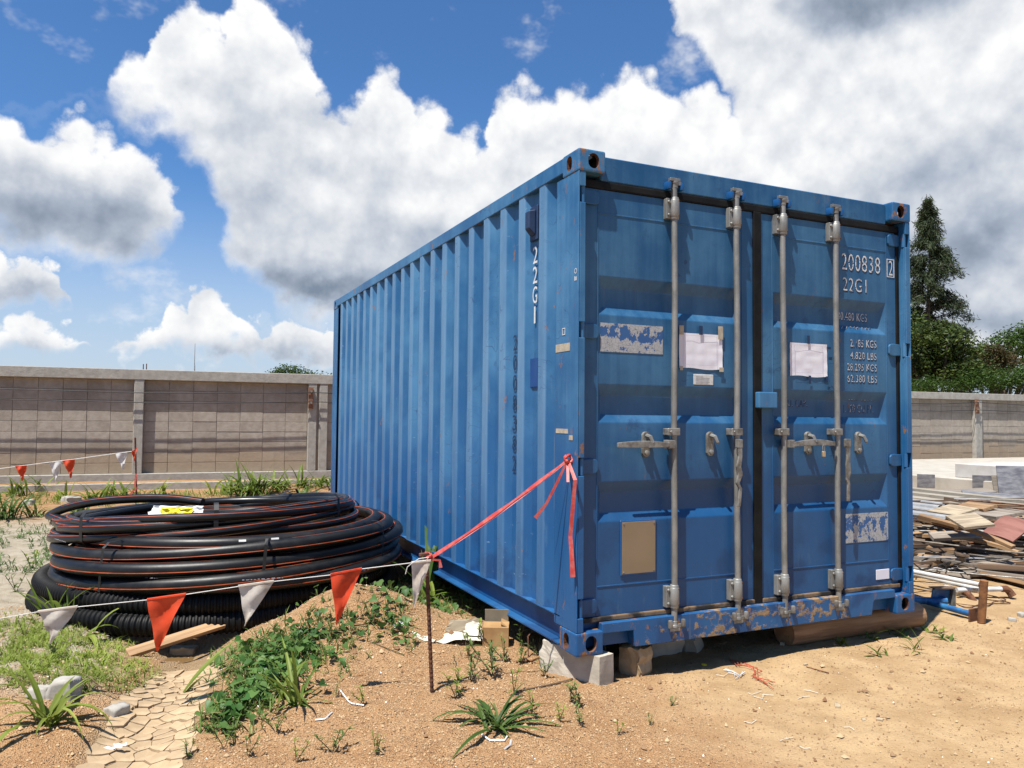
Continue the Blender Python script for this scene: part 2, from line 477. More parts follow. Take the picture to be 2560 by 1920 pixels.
M = {}
M['paint'] = paint_material('blue_container_paint', 0, 0.25)
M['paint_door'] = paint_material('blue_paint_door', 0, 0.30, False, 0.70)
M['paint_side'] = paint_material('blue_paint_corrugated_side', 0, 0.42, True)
M['paint_rusty'] = paint_material('blue_paint_rusting', 0, 0.65)
M['paint_cast'] = paint_material('blue_paint_flaking_to_rust', 0, 1.25)
M['paint_cast_low'] = paint_material('blue_paint_rust_and_mud', 0.35, 1.3)
M['paint_muddy'] = paint_material('blue_paint_caked_mud', 0.58, 0.8)
M['touchup'] = simple('touch_up_blue', (0.007, 0.092, 0.29), (0.012, 0.11, 0.33), 6, 0.4)
M['rubber'] = simple('door_gasket_rubber', (0.004, 0.004, 0.0045), (0.012, 0.0115, 0.011), 9, 0.7, 0.3, 60, spec=.2)
M['rubber_dirty'] = simple('muddy_gasket_rubber', (0.02, 0.017, 0.014), (0.21, 0.135, 0.075), 7, 0.85, 0.5, 40, lo=.42, hi=.6)
M['galv'] = simple('galvanised_steel', (0.22, 0.22, 0.205), (0.34, 0.335, 0.31), 14, 0.48, 0.25, 80, 0.35, stretch=(1, 1, .5))
M['galv_dark'] = simple('grimy_forged_steel', (0.16, 0.145, 0.125), (0.35, 0.34, 0.31), 18, 0.5, 0.4, 70, 0.35)
M['dark'] = simple('painted_opening_shade', (0.006, 0.006, 0.007), (0.012, 0.011, 0.010), 8, 0.9)  # near-black colour painted in for the shade inside openings
M['floor_wood'] = simple('dark_underfloor', (0.03, 0.024, 0.02), (0.055, 0.045, 0.036), 8, 0.9)
M['white_mark'] = simple('white_marking', (0.80, 0.80, 0.78), (0.66, 0.68, 0.69), 30, 0.6)
M['dark_mark'] = simple('dark_blue_marking', (0.004, 0.026, 0.085), (0.008, 0.036, 0.11), 30, 0.6)
M['black_mark'] = simple('black_print', (0.02, 0.02, 0.025), (0.05, 0.05, 0.06), 30, 0.7)
M['paper'] = simple('white_paper', (0.92, 0.90, 1.0), (0.98, 0.97, 1.0), 6, 0.8, 0.15, 9, trans=0.1)
M['tape'] = simple('masking_tape', (0.42, 0.36, 0.27), (0.55, 0.48, 0.36), 30, 0.7)
M['plate_tan'] = simple('tan_data_plate', (0.27, 0.195, 0.115), (0.30, 0.215, 0.13), 5, 0.45)
M['plate_white'] = simple('white_data_plate', (0.60, 0.60, 0.57), (0.72, 0.72, 0.70), 40, 0.5)

# peeling grey label: flakes of sticker over blue
def label_material():
    m, t, b = material('peeling_grey_label')
    geo = t.n('ShaderNodeNewGeometry'); P = geo.outputs['Position']
    tc = t.n('ShaderNodeTexCoord')
    gx, gy, gz = t.xyz(tc.outputs['Generated'])
    n = t.noise(t.vm('MULTIPLY', P, (1.0, 1.0, 0.8)), 26, 6, 0.68)
    # bare paint mostly in the upper half of the label
    band = t.m('MULTIPLY', t.ss(gz, 0.30, 0.55), t.ss(gz, 0.80, 0.99, 1, 0))
    peel = t.ss(t.m('ADD', n, t.m('MULTIPLY', band, 0.12)), 0.575, 0.595)
    crack = t.vor(P, 46, 'DISTANCE_TO_EDGE')
    ck = t.ss(crack, 0.0, 0.05, 1, 0)
    grey = t.mix(t.noise(P, 20, 4), (0.37, 0.375, 0.38), (0.52, 0.525, 0.53))
    grey = t.mix(t.m('MULTIPLY', ck, 0.75), grey, (0.17, 0.16, 0.15))
    # ghost lines of small print low down
    lines = t.m('MULTIPLY', t.ss(t.m('SINE', t.m('MULTIPLY', gz, 150)), 0.5, 0.9), t.m('MULTIPLY', t.ss(t.noise(P, 120, 2), 0.5, 0.56), t.ss(gz, 0.10, 0.36, 0.6, 0)))
    grey = t.mix(lines, grey, (0.1, 0.1, 0.12))
    col = t.mix(peel, grey, t.mix(t.noise(P, 12, 3), (0.018, 0.085, 0.27), (0.04, 0.14, 0.34)))
    t.put(b.inputs['Base Color'], t.mix(1.0, col, (AL, AL, AL), 'MULTIPLY')); b.inputs['Roughness'].default_value = 0.7
    bumped(t, b, t.m('SUBTRACT', 1, t.m('MAXIMUM', peel, t.m('MULTIPLY', ck, 0.6))), 0.5, 0.002)
    return m
M['label'] = label_material()

M['concrete'] = simple('pale_broken_concrete', (0.46, 0.41, 0.33), (0.60, 0.54, 0.44), 7, 0.9, 0.6, 45)
M['concrete_raw'] = simple('rough_broken_concrete', (0.40, 0.36, 0.29), (0.62, 0.57, 0.48), 12, 0.95, 1.0, 22, bdist=.02)
M['rust'] = simple('rusted_steel', (0.075, 0.028, 0.014), (0.21, 0.085, 0.035), 20, 0.85, 0.6, 90)

# ------------------------------------------------------------------ ground
GULLY = [on_z(320, 2050, 0), on_z(345, 1880, 0), on_z(400, 1760, 0), on_z(460, 1690, 0), on_z(500, 1630, 0), Vector((-1.72, 1.85, 0))]
MOUND = Vector((-0.72, 1.52, 0))
def gauss(x, y, cx, cy, sx, sy, a=0.0):
    dx = x - cx; dy = y - cy
    u = dx * cos(a) + dy * sin(a); v = -dx * sin(a) + dy * cos(a)
    return np.exp(-(u / sx) ** 2 - (v / sy) ** 2)
def gully_dist(x, y):
    d = np.full_like(x, 1e9)
    for a, b in zip(GULLY[:-1], GULLY[1:]):
        ex, ey = b.x - a.x, b.y - a.y; L = ex * ex + ey * ey
        t = np.clip(((x - a.x) * ex + (y - a.y) * ey) / L, 0, 1)
        d = np.minimum(d, np.hypot(x - a.x - ex * t, y - a.y - ey * t))
    return d
_fr = random.Random(99)
PRINTS = [(_fr.uniform(0.2, 3.2), _fr.uniform(-2.0, -0.1), _fr.gauss(0.9, 0.6), _fr.uniform(.004, .009)) for _ in range(26)]
def H(x, y):
    x = np.asarray(x, float); y = np.asarray(y, float)
    near = np.exp(-((x - 0) ** 2 + (y - 1) ** 2) / 60.0)
    h = 0.20 * gauss(x, y, -0.74, 1.50, 0.42, 0.30, -0.25)
    h = h + 0.13 * gauss(x, y, -0.98, 1.25, 0.55, 0.62, -0.5)
    h = h + 0.06 * gauss(x, y, -0.85, 0.15, 0.75, 0.80) + 0.05 * gauss(x, y, -0.30, 1.2, 0.4, 0.5)
    gd = gully_dist(x, y)
    h = h - 0.065 * np.exp(-(gd / 0.19) ** 2)
    h = h + 0.075 * gauss(x, y, -2.55, 1.0, 0.40, 0.9, 0.1) + 0.05 * gauss(x, y, -2.75, 2.4, 0.6, 0.8)
    h = h - 0.10 * gauss(x, y, -1.75, 1.95, 0.35, 0.35) - 0.06 * gauss(x, y, -1.4, 3.0, 1.2, 1.1)
    h = h + 0.020 * gauss(x, y, 0.3, -1.0, 1.2, 1.0)
    # heaps against the far end of the container, and the bed behind the kerb
    h = h + 0.20 * gauss(x, y, 0.35, 10.2, 1.0, 0.8) + 0.10 * gauss(x, y, -0.6, 9.6, 1.0, 0.7)
    yw = 13.0 - 0.04 * (x + 2)
    h = h + 0.105 / (1 + np.exp(-(y - (yw - 0.82)) / 0.02)) * (y < yw + 3)
    # unevenness
    h = h + near * (0.030 * fbm(x * 1.3, y * 1.3, 3, 4) + 0.012 * fbm(x * 9, y * 9, 11, 3))
    left = 1 / (1 + np.exp((x + 0.25) / 0.25))
    h = h + near * left * (0.020 * fbm(x * 6, y * 6, 21, 3) + 0.010 * fbm(x * 26, y * 26, 31, 2))
    right = 1 / (1 + np.exp(-(x - 0.3) / 0.3))
    h = h + near * right * (0.016 * fbm(x * 3.1, y * 4.3, 61, 3) + 0.006 * fbm(x * 17, y * 23, 71, 2))
    for fx_, fy_, fa_, fd_ in PRINTS:          # worn footprints in the trodden dirt
        h = h - fd_ * gauss(x, y, fx_, fy_, 0.13, 0.048, fa_) + 0.4 * fd_ * gauss(x, y, fx_ + .02, fy_ - .01, 0.18, 0.085, fa_)
    h = h + 0.05 * (1 - near) * fbm(x * 0.4, y * 0.4, 40, 3)
    # flat bearing under the container
    return h
_GX0, _GY0, _GS = -5.2, -3.6, 0.02
_gx = np.arange(_GX0, 6.4, _GS); _gy = np.arange(_GY0, 14.2, _GS)
_GRID = H(*np.meshgrid(_gx, _gy))
_GL = _GRID.tolist()
def Hg(x, y):
    """bilinear lookup of the ground height (arrays)"""
    u = np.clip((x - _GX0) / _GS, 0, len(_gx) - 1.001); v = np.clip((y - _GY0) / _GS, 0, len(_gy) - 1.001)
    i = u.astype(int); j = v.astype(int); u = u - i; v = v - j
    return (_GRID[j, i] * (1 - u) + _GRID[j, i + 1] * u) * (1 - v) + (_GRID[j + 1, i] * (1 - u) + _GRID[j + 1, i + 1] * u) * v
def Hs(x, y):
    u = (x - _GX0) / _GS; v = (y - _GY0) / _GS
    if not (0 <= u < len(_gx) - 1 and 0 <= v < len(_gy) - 1): return float(H(np.array([x]), np.array([y]))[0])
    i, j = int(u), int(v); u -= i; v -= j
    a, b = _GL[j], _GL[j + 1]
    return (a[i] * (1 - u) + a[i + 1] * u) * (1 - v) + (b[i] * (1 - u) + b[i + 1] * u) * v
def hit(px, py):
    """where the line of sight of a photograph pixel meets the ground"""
    d = ray(px, py)
    ts = np.linspace(1.8, 40, 2400) if d.z > -0.15 else np.linspace(2.0, 12, 2000)
    xs = CAM.x + d.x * ts; ys = CAM.y + d.y * ts; zs = CAM.z + d.z * ts
    below = np.nonzero(zs < Hg(xs, ys))[0]
    i = below[0] if len(below) else len(ts) - 1
    return Vector((xs[i], ys[i], Hs(xs[i], ys[i])))
def hitk(px, py): return hit(px * K, py * K)

def axis_coords(fine0, fine1, step, far):
    a = list(np.arange(fine0, fine1, step)); s = step; p = fine1
    while p < far: a.append(p); s = min(s * 1.12, 300); p += s
    a.append(far); s = step; p = fine0; b = []
    while p > -far: s = min(s * 1.12, 300); p -= s; b.append(p)
    return np.array(b[::-1] + a)

def build_ground():
    xs = axis_coords(-3.3, 3.4, 0.022, 4000); ys = axis_coords(-2.6, 3.4, 0.022, 4000)
    xs = np.unique(xs); ys = np.unique(ys)
    X, Y = np.meshgrid(xs, ys)
    Z = H(X, Y)
    nx, ny = len(xs), len(ys)
    V = np.stack([X.ravel(), Y.ravel(), Z.ravel()], 1)
    idx = np.arange(nx * ny).reshape(ny, nx)
    F = np.stack([idx[:-1, :-1].ravel(), idx[:-1, 1:].ravel(), idx[1:, 1:].ravel(), idx[1:, :-1].ravel()], 1)
    me = bpy.data.meshes.new('ground')
    me.vertices.add(len(V)); me.vertices.foreach_set('co', V.ravel())
    me.loops.add(F.size); me.loops.foreach_set('vertex_index', F.ravel().astype(np.int32))
    me.polygons.add(len(F)); me.polygons.foreach_set('loop_start', np.arange(0, F.size, 4, dtype=np.int32))
    me.polygons.foreach_set('use_smooth', np.ones(len(F), bool))
    me.update(calc_edges=True); me.validate()
    m, t, b = material('sandy_building_ground')
    geo = t.n('ShaderNodeNewGeometry'); P = geo.outputs['Position']
    x, y, z = t.xyz(P)
    big = t.noise(P, 0.9, 4); med = t.noise(P, 5.0, 5, 0.6); fin = t.noise(P, 38.0, 5, 0.65)
    gr = t.vor(P, 210.0, out='Color'); grv = t.xyz(gr)[0]
    sand = t.mix(t.ss(med, 0.3, 0.7), (0.420, 0.230, 0.105), (0.510, 0.305, 0.150))
    sand = t.mix(t.m('MULTIPLY', t.ss(fin, 0.56, 0.72), 0.55), sand, (0.235, 0.115, 0.048))
    sand = t.mix(t.ss(grv, 0.80, 0.95, 0, 0.6), sand, (0.58, 0.39, 0.22))
    sand = t.mix(t.ss(grv, 0.0, 0.16, 0.60, 0), sand, (0.25, 0.12, 0.05))
    # trodden dirt on the right: finer, duller, with small dark crumbs
    dirt = t.mix(t.ss(t.noise(P, 2.6, 6, 0.66), 0.34, 0.66), (0.385, 0.250, 0.125), (0.505, 0.350, 0.190))
    dirt = t.mix(t.m('MULTIPLY', t.ss(t.noise(t.vm('MULTIPLY', P, (1, 1.7, 1)), 24, 5, 0.7), 0.57, 0.70), 0.6), dirt, (0.29, 0.165, 0.08))
    # pale clay on the left
    clay = t.mix(t.ss(med, 0.32, 0.66), (0.40, 0.33, 0.235), (0.54, 0.47, 0.36))
    clay = t.mix(t.m('MULTIPLY', t.ss(fin, 0.55, 0.7), 0.5), clay, (0.28, 0.20, 0.12))
    wob = t.m('MULTIPLY', t.m('SUBTRACT', t.noise(P, 1.5, 4), 0.5), 1.1)
    f_right = t.ss(t.m('ADD', t.m('ADD', x, t.m('MULTIPLY', y, -0.35)), wob), 0.15, 0.9)
    f_clay = t.m('MULTIPLY', t.ss(t.m('ADD', x, t.m('ADD', wob, t.m('MULTIPLY', y, 0.10))), -2.15, -1.80, 1, 0), t.ss(y, 7.0, 9.5, 1, 0))
    f_clay = t.m('MULTIPLY', f_clay, t.ss(t.m('ADD', y, wob), 0.55, 1.1))
    col = t.mix(f_right, sand, dirt)
    col = t.mix(f_clay, col, clay)
    # drying mud of the gully
    g = None
    pts = GULLY
    for a, c in zip(pts[:-1], pts[1:]):
        ab = Vector((c.x - a.x, c.y - a.y, 0)); L = ab.length_squared
        rel = t.vm('SUBTRACT', t.comb(x, y, 0), (a.x, a.y, 0))
        tt = t.m('DIVIDE', t.vm('DOT_PRODUCT', rel, tuple(ab)), L, clamp=True)
        q = t.vm('LENGTH', t.vm('SUBTRACT', rel, t.vm('SCALE', tuple(ab), scale=tt)))
        g = q if g is None else t.m('MINIMUM', g, q)
    fg = t.ss(t.m('ADD', g, t.m('MULTIPLY', wob, 0.12)), 0.16, 0.26, 1, 0)
    col = t.mix(fg, col, t.mix(med, (0.34, 0.225, 0.12), (0.43, 0.30, 0.17)))
    col = t.mix(1.0, col, (GS, GS, GS), 'MULTIPLY')
    t.put(b.inputs['Base Color'], col)
    b.inputs['Roughness'].default_value = 0.95; b.inputs['Specular IOR Level'].default_value = 0.2
    hgt = t.m('ADD', t.m('MULTIPLY', fin, 0.8), t.m('MULTIPLY', t.vor(P, 160.0), t.mixf(f_right, 0.9, 0.25)))
    hgt = t.m('ADD', hgt, t.m('MULTIPLY', t.noise(P, 120, 3), 0.5))
    bumped(t, b, hgt, 0.9, 0.012)
    me.materials.append(m)
    return struct(link('ground', me))
ground = build_ground()

# ------------------------------------------------------------------ shipping container
CW, CL, CH = 2.438, 6.058, 2.591
DY = 0.060                                   # door skin behind the face of the corner castings
def dX(x): return CAM.x + (x - CAM.x) * (DY - CAM.y) / (0.05 - CAM.y)
def dZ(z): return 1.2024 + (z - 1.2024) * (DY - CAM.y) / (0.05 - CAM.y)
box_root = thing('shipping_container', 'weathered blue steel shipping container with double doors standing on blocks', 'container', (0, 0, CZ))

def apply_boolean(base, cutters):
    for c in cutters:
        md = base.modifiers.new('b', 'BOOLEAN'); md.operation = 'DIFFERENCE'; md.solver = 'EXACT'; md.object = c; md.material_mode = 'TRANSFER'
    dg = bpy.context.evaluated_depsgraph_get(); dg.update()
    me = bpy.data.meshes.new_from_object(base.evaluated_get(dg))
    for c in cutters + [base]: bpy.data.objects.remove(c)
    return me
def casting_mesh(flip):
    """corner fitting with its three apertures; outer corner at the local origin, body towards +x +y +z (top when flip)"""
    a, bb, c = 0.162, 0.178, 0.118
    base = MB().box(0, a, 0, bb, 0, c).build('t', M['paint_cast' if flip else 'paint_cast_low'], bevel=0.012, segs=3)
    cav = MB().box(0.026, a - 0.012, 0.026, bb - 0.012, 0.022, c - 0.022).build('t', M['dark'])
    def oval(w, h, n=20):
        p = []
        for k in range(n):
            an = 2 * pi * k / n
            p.append((w / 2 * cos(an), (h / 2 - w / 2) * (1 if sin(an) >= 0 else -1) + w / 2 * sin(an)))
        return p
    c1 = MB().prism(oval(0.066, 0.080), -0.05, 0.06, trn(0.089, 0, c / 2)).build('t', M['rust'])
    c2 = MB().prism(oval(0.056, 0.080), -0.05, 0.06, trn(0, 0.101, c / 2) @ rot('Z', pi / 2) @ rot('Z', pi)).build('t', M['rust'])
    c3 = MB().prism(oval(0.064, 0.100), -0.05, 0.06, trn(0.085, 0.09, c if flip else 0) @ rot('X', -pi / 2)).build('t', M['dark'])
    me = apply_boolean(base, [cav, c1, c2, c3])
    me.name = 'corner_casting'
    return me
cm_low, cm_top = casting_mesh(False), casting_mesh(True)
for zi, me in ((0, cm_low), (1, cm_top)):
    for xi in (0, 1):
        for yi in (0, 1):
            Mx = trn(CW * xi, CL * yi, (CH - 0.118) * zi) @ Matrix.Diagonal((-1 if xi else 1, -1 if yi else 1, 1, 1))
            o = link('corner_casting', me, box_root, Mx)
            if xi == 0 and yi == 0 and zi == 0: o['label'] = 'rusty mud-stained lower corner casting'

# corner posts
def post(x0, sx, y0, sy, door):
    mb = MB()
    def bx(a0, a1, b0, b1, z0, z1):
        xs = sorted((x0 + sx * a0, x0 + sx * a1)); ys = sorted((y0 + sy * b0, y0 + sy * b1))
        mb.box(xs[0], xs[1], ys[0], ys[1], z0, z1)
    bx(0.004, 0.012, 0.004, 0.245, 0.118, CH - 0.118)          # side flange
    if door:
        bx(0.0125, 0.046, 0.004, 0.016, 2.395, CH - 0.118)     # door flange, cut away at the hinges
        for a, c in ((0.118, 0.190), (0.287, 0.905), (0.997, 1.610), (1.692, 2.310)):
            bx(0.0125, 0.046, 0.004, 0.016, a, c)
        bx(0.0125, 0.052, 0.0165, 0.030, 0.118, CH - 0.118) if False else None
        bx(0.034, 0.046, 0.0163, 0.095, 0.118, CH - 0.118)     # inner return
    else:
        bx(0.0125, 0.16, 0.004, 0.016, 0.118, CH - 0.118)
    mb.build('corner_post', M['paint_rusty'] if door else M['paint'], box_root, bevel=0.0025)
post(0, 1, 0, 1, True); post(CW, -1, 0, 1, True); post(0, 1, CL, -1, False); post(CW, -1, CL, -1, False)

# rails
def side_rails(x0, s):
    def X(a, b): return sorted((x0 + s * a, x0 + s * b))
    MB().box(*X(0.004, 0.064), 0.179, CL - 0.179, 2.504, 2.587).build('top_side_rail', M['paint_rusty'], box_root, bevel=0.004)
    mb = MB()
    mb.box(*X(0.050, 0.056), 0.179, CL - 0.179, 0.030, 0.160)
    mb.box(*X(0.004, 0.056), 0.179, CL - 0.179, 0.161, 0.169)
    mb.box(*X(-0.002, 0.056), 0.179, CL - 0.179, 0.018, 0.029)
    mb.build('bottom_side_rail', M['paint'], box_root, bevel=0.0015)
side_rails(0, 1); side_rails(CW, -1)
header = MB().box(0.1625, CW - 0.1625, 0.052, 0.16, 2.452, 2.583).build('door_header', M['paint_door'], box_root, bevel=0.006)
MB().box(0.1625, CW - 0.1625, CL - 0.1, CL - 0.01, 2.47, 2.585).build('rear_header', M['paint'], box_root, bevel=0.004)

# corrugated sides
def wave(y, k0, pitch):
    """depth of the pressed profile at y"""
    q = ((y - k0) % pitch) / pitch
    if q < 0.248: return q / 0.248
    if q < 0.503: return 1.0
    if q < 0.751: return 1 - (q - 0.503) / 0.248
    return 0.0
def corrugated(name, x0, s, y0, y1, z0, z1, k0=0.1915, pitch=0.2745, mat=None, rear=False):
    ys = []
    k = k0 - pitch
    while k < y1 + pitch:
        ys += [k, k + 0.248 * pitch, k + 0.503 * pitch, k + 0.751 * pitch]; k += pitch
    ys = [y0] + [q for q in ys if y0 + 0.002 < q < y1 - 0.002] + [y1]
    nz = 12; vs = []; fs = []
    for th in (0.0, 0.003):
        for j in range(nz + 1):
            z = z0 + (z1 - z0) * j / nz
            for y in ys:
                w = wave(y, k0, pitch)
                dent = 0.0045 * vnoise(np.array([y * 1.7]), np.array([z * 1.5]), 5)[0] + 0.004 * vnoise(np.array([y * 5]), np.array([z * 3]), 8)[0]
                d = 0.0075 + 0.036 * w + dent + th
                vs.append((y, x0 + s * d, z) if rear else (x0 + s * d, y, z))
    n = len(ys)
    for j in range(nz):
        for i in range(n - 1):
            fs.append((j * n + i, j * n + i + 1, (j + 1) * n + i + 1, (j + 1) * n + i))
    o2 = (nz + 1) * n
    fs += [tuple(q + o2 for q in f[::-1]) for f in fs]
    mb = MB(); mb.add(vs, fs)
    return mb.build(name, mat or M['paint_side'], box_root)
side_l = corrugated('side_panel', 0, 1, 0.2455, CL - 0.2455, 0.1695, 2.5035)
side_l['label'] = 'sunlit corrugated side panel with stacked lettering'
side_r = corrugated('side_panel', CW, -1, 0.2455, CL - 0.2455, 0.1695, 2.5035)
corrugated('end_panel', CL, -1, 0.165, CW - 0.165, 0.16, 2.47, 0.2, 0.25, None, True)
MB().box(0.066, CW - 0.066, 0.162, CL - 0.1, 2.560, 2.566).build('roof_panel', M['paint'], box_root)
fl = MB().box(0.058, CW - 0.058, 0.17, CL - 0.1, 0.135, 0.160)
for k in range(18): fl.box(0.058, CW - 0.058, 0.35 + k * 0.31, 0.40 + k * 0.31, 0.02, 0.1345)
fl.build('underfloor', M['floor_wood'], box_root)

# sill with the fork notches beside the castings
sx0, sx1 = 0.1625, CW - 0.1625
poly = [(sx0, 0.100), (0.350, 0.098), (0.362, 0.012), (2.075, 0.014), (2.088, 0.088), (2.098, 0.101), (sx1, 0.101), (sx1, 0.150), (sx0, 0.150)]
sill = MB().prism(poly, 0.012, 0.075).build('door_sill', M['paint_muddy'], box_root, bevel=0.003)
sill['label'] = 'door sill caked with dried mud'
MB().box(0.047, CW - 0.047, 0.076, 0.16, 0.02, 0.165).build('sill_beam', M['paint_muddy'], box_root)
for xc in (0.300, 2.13):
    MB().box(xc - 0.004, xc + 0.004, 0.080, 0.155, 0.012, 0.10) if False else None
MB().box(0.364, 0.372, 0.0752, 0.30, 0.012, 0.099).build('fork_pocket_plate', M['paint_muddy'], box_root)

# door gaskets
gx = dX
MB().box(0.047, CW - 0.047, 0.050, 0.095, dZ(2.404), 2.4505).build('top_gasket', M['rubber'], box_root, bevel=0.008, segs=2)
MB().box(0.0475, 0.066, 0.052, 0.090, 0.151, 2.408).build('side_gasket', M['rubber'], box_root, bevel=0.003)
MB().box(dX(2.352), CW - 0.0475, 0.053, 0.090, 0.151, 2.408).build('side_gasket', M['rubber'], box_root, bevel=0.003)
cg = MB().box(1.192, 1.2475, 0.048, 0.09, 0.13, 2.412); cg.build('centre_gasket', M['rubber'], box_root, bevel=0.006, segs=2)
mb = MB()
for x0, x1 in ((0.07, 1.190), (1.250, dX(2.350))):
    mb.box(x0, x1, 0.044, 0.085, 0.1505, 0.176)
mb.build('bottom_gasket', M['rubber_dirty'], box_root, bevel=0.006, segs=2)

# doors: a pressed skin with three sunken panels each
POCK = [(dZ(1.743), dZ(1.946)), (dZ(1.177), dZ(1.377)), (dZ(0.660), dZ(0.868))]
def door_leaf(x0, x1, p0, p1):
    z0, z1 = 0.177, dZ(2.402)
    D = 0.036; vs = []; fs = []
    mb = MB()
    # flats
    zs = [z0]
    for a, b2 in sorted(POCK): zs += [a, b2]
    zs.append(z1)
    def q(xa, xb, za, zb, y=DY): mb.add([(xa, y, za), (xb, y, za), (xb, y, zb), (xa, y, zb)], [(0, 1, 2, 3)])
    xs_ = [x0, p0, p1, x1]
    nx = 8
    for i in range(len(zs) - 1):
        pocket = i % 2 == 1
        q(x0, p0, zs[i], zs[i + 1]); q(p1, x1, zs[i], zs[i + 1])
        if not pocket:
            q(p0, p1, zs[i], zs[i + 1])
        else:
            a, b2 = zs[i], zs[i + 1]
            ia, ib = a + 0.042, b2 - 0.056; xa, xb = p0 + 0.032, p1 - 0.032
            yb = DY + D
            P = [(p0, DY, a), (p1, DY, a), (p1, DY, b2), (p0, DY, b2), (xa, yb, ia), (xb, yb, ia), (xb, yb, ib), (xa, yb, ib)]
            mb.add(P, [(0, 1, 5, 4), (1, 2, 6, 5), (2, 3, 7, 6), (3, 0, 4, 7), (4, 5, 6, 7)])
    # closing box behind
    mb.add([(x0, DY, z0), (x1, DY, z0), (x1, DY, z1), (x0, DY, z1), (x0, DY + 0.05, z0), (x1, DY + 0.05, z0), (x1, DY + 0.05, z1), (x0, DY + 0.05, z1)],
           [(0, 4, 5, 1), (1, 5, 6, 2), (2, 6, 7, 3), (3, 7, 4, 0), (5, 4, 7, 6)])
    me = bpy.data.meshes.new('door')
    me.from_pydata(mb.v, [], mb.f); me.update()
    bm = bmesh.new(); bm.from_mesh(me)
    bmesh.ops.remove_doubles(bm, verts=bm.verts, dist=1e-5)
    bmesh.ops.recalc_face_normals(bm, faces=bm.faces)
    es = [e for e in bm.edges if len(e.link_faces) == 2 and e.calc_face_angle(0) > radians(20)]
    bmesh.ops.bevel(bm, geom=es, offset=0.006, segments=2, affect='EDGES', profile=0.5, clamp_overlap=True)
    for f in bm.faces: f.smooth = True
    for e in bm.edges:
        if len(e.link_faces) == 2 and e.calc_face_angle(0) > radians(30): e.smooth = False
    bm.to_mesh(me); bm.free()
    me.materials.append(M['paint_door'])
    d = link('door', me, box_root)
    # weld seams
    w = MB()
    for zz in (dZ(2.277), dZ(0.330)):
        w.box(p0 - 0.002, p1 + 0.002, DY - 0.003, DY + 0.004, zz - 0.004, zz + 0.004)
    for xx in (p0 - 0.006, p1 + 0.006):
        w.box(xx - 0.003, xx + 0.003, DY - 0.0025, DY + 0.004, z0 + 0.004, z1 - 0.004)
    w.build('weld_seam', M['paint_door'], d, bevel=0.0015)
    return d
door_l = door_leaf(0.068, 1.190, dX(0.152), 1.105)
door_r = door_leaf(1.250, dX(2.350), dX(1.335), dX(2.262))
door_l['label'] = 'left door leaf with a tan plate and a torn grey label'
door_r['label'] = 'right door leaf with peeling white lettering'

# hinges: strap with turned-in end and a barrel at the post
def hinge(xp, s, z, d):
    mb = MB()
    outline = [(0.0, -0.036), (0.062, -0.040), (0.088, -0.036), (0.100, -0.022), (0.100, 0.022), (0.088, 0.036), (0.062, 0.040), (0.0, 0.036)]
    P = [(xp + s * a, z + b2) for a, b2 in (outline if s > 0 else outline[::-1])]
    mb.prism(P, DY - 0.016, DY - 0.001)
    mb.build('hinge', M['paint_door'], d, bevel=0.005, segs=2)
    b = MB().tube([(xp - s * 0.014, 0.026, z - 0.042), (xp - s * 0.014, 0.026, z + 0.042)], 0.0135, 12)
    b.build('hinge_barrel', M['paint_rusty'], d, smooth=True)
for z in (2.352, 1.650, 0.951, 0.236):
    hinge(0.052, 1, dZ(z), door_l); hinge(CW - 0.052, -1, dZ(z), door_r)

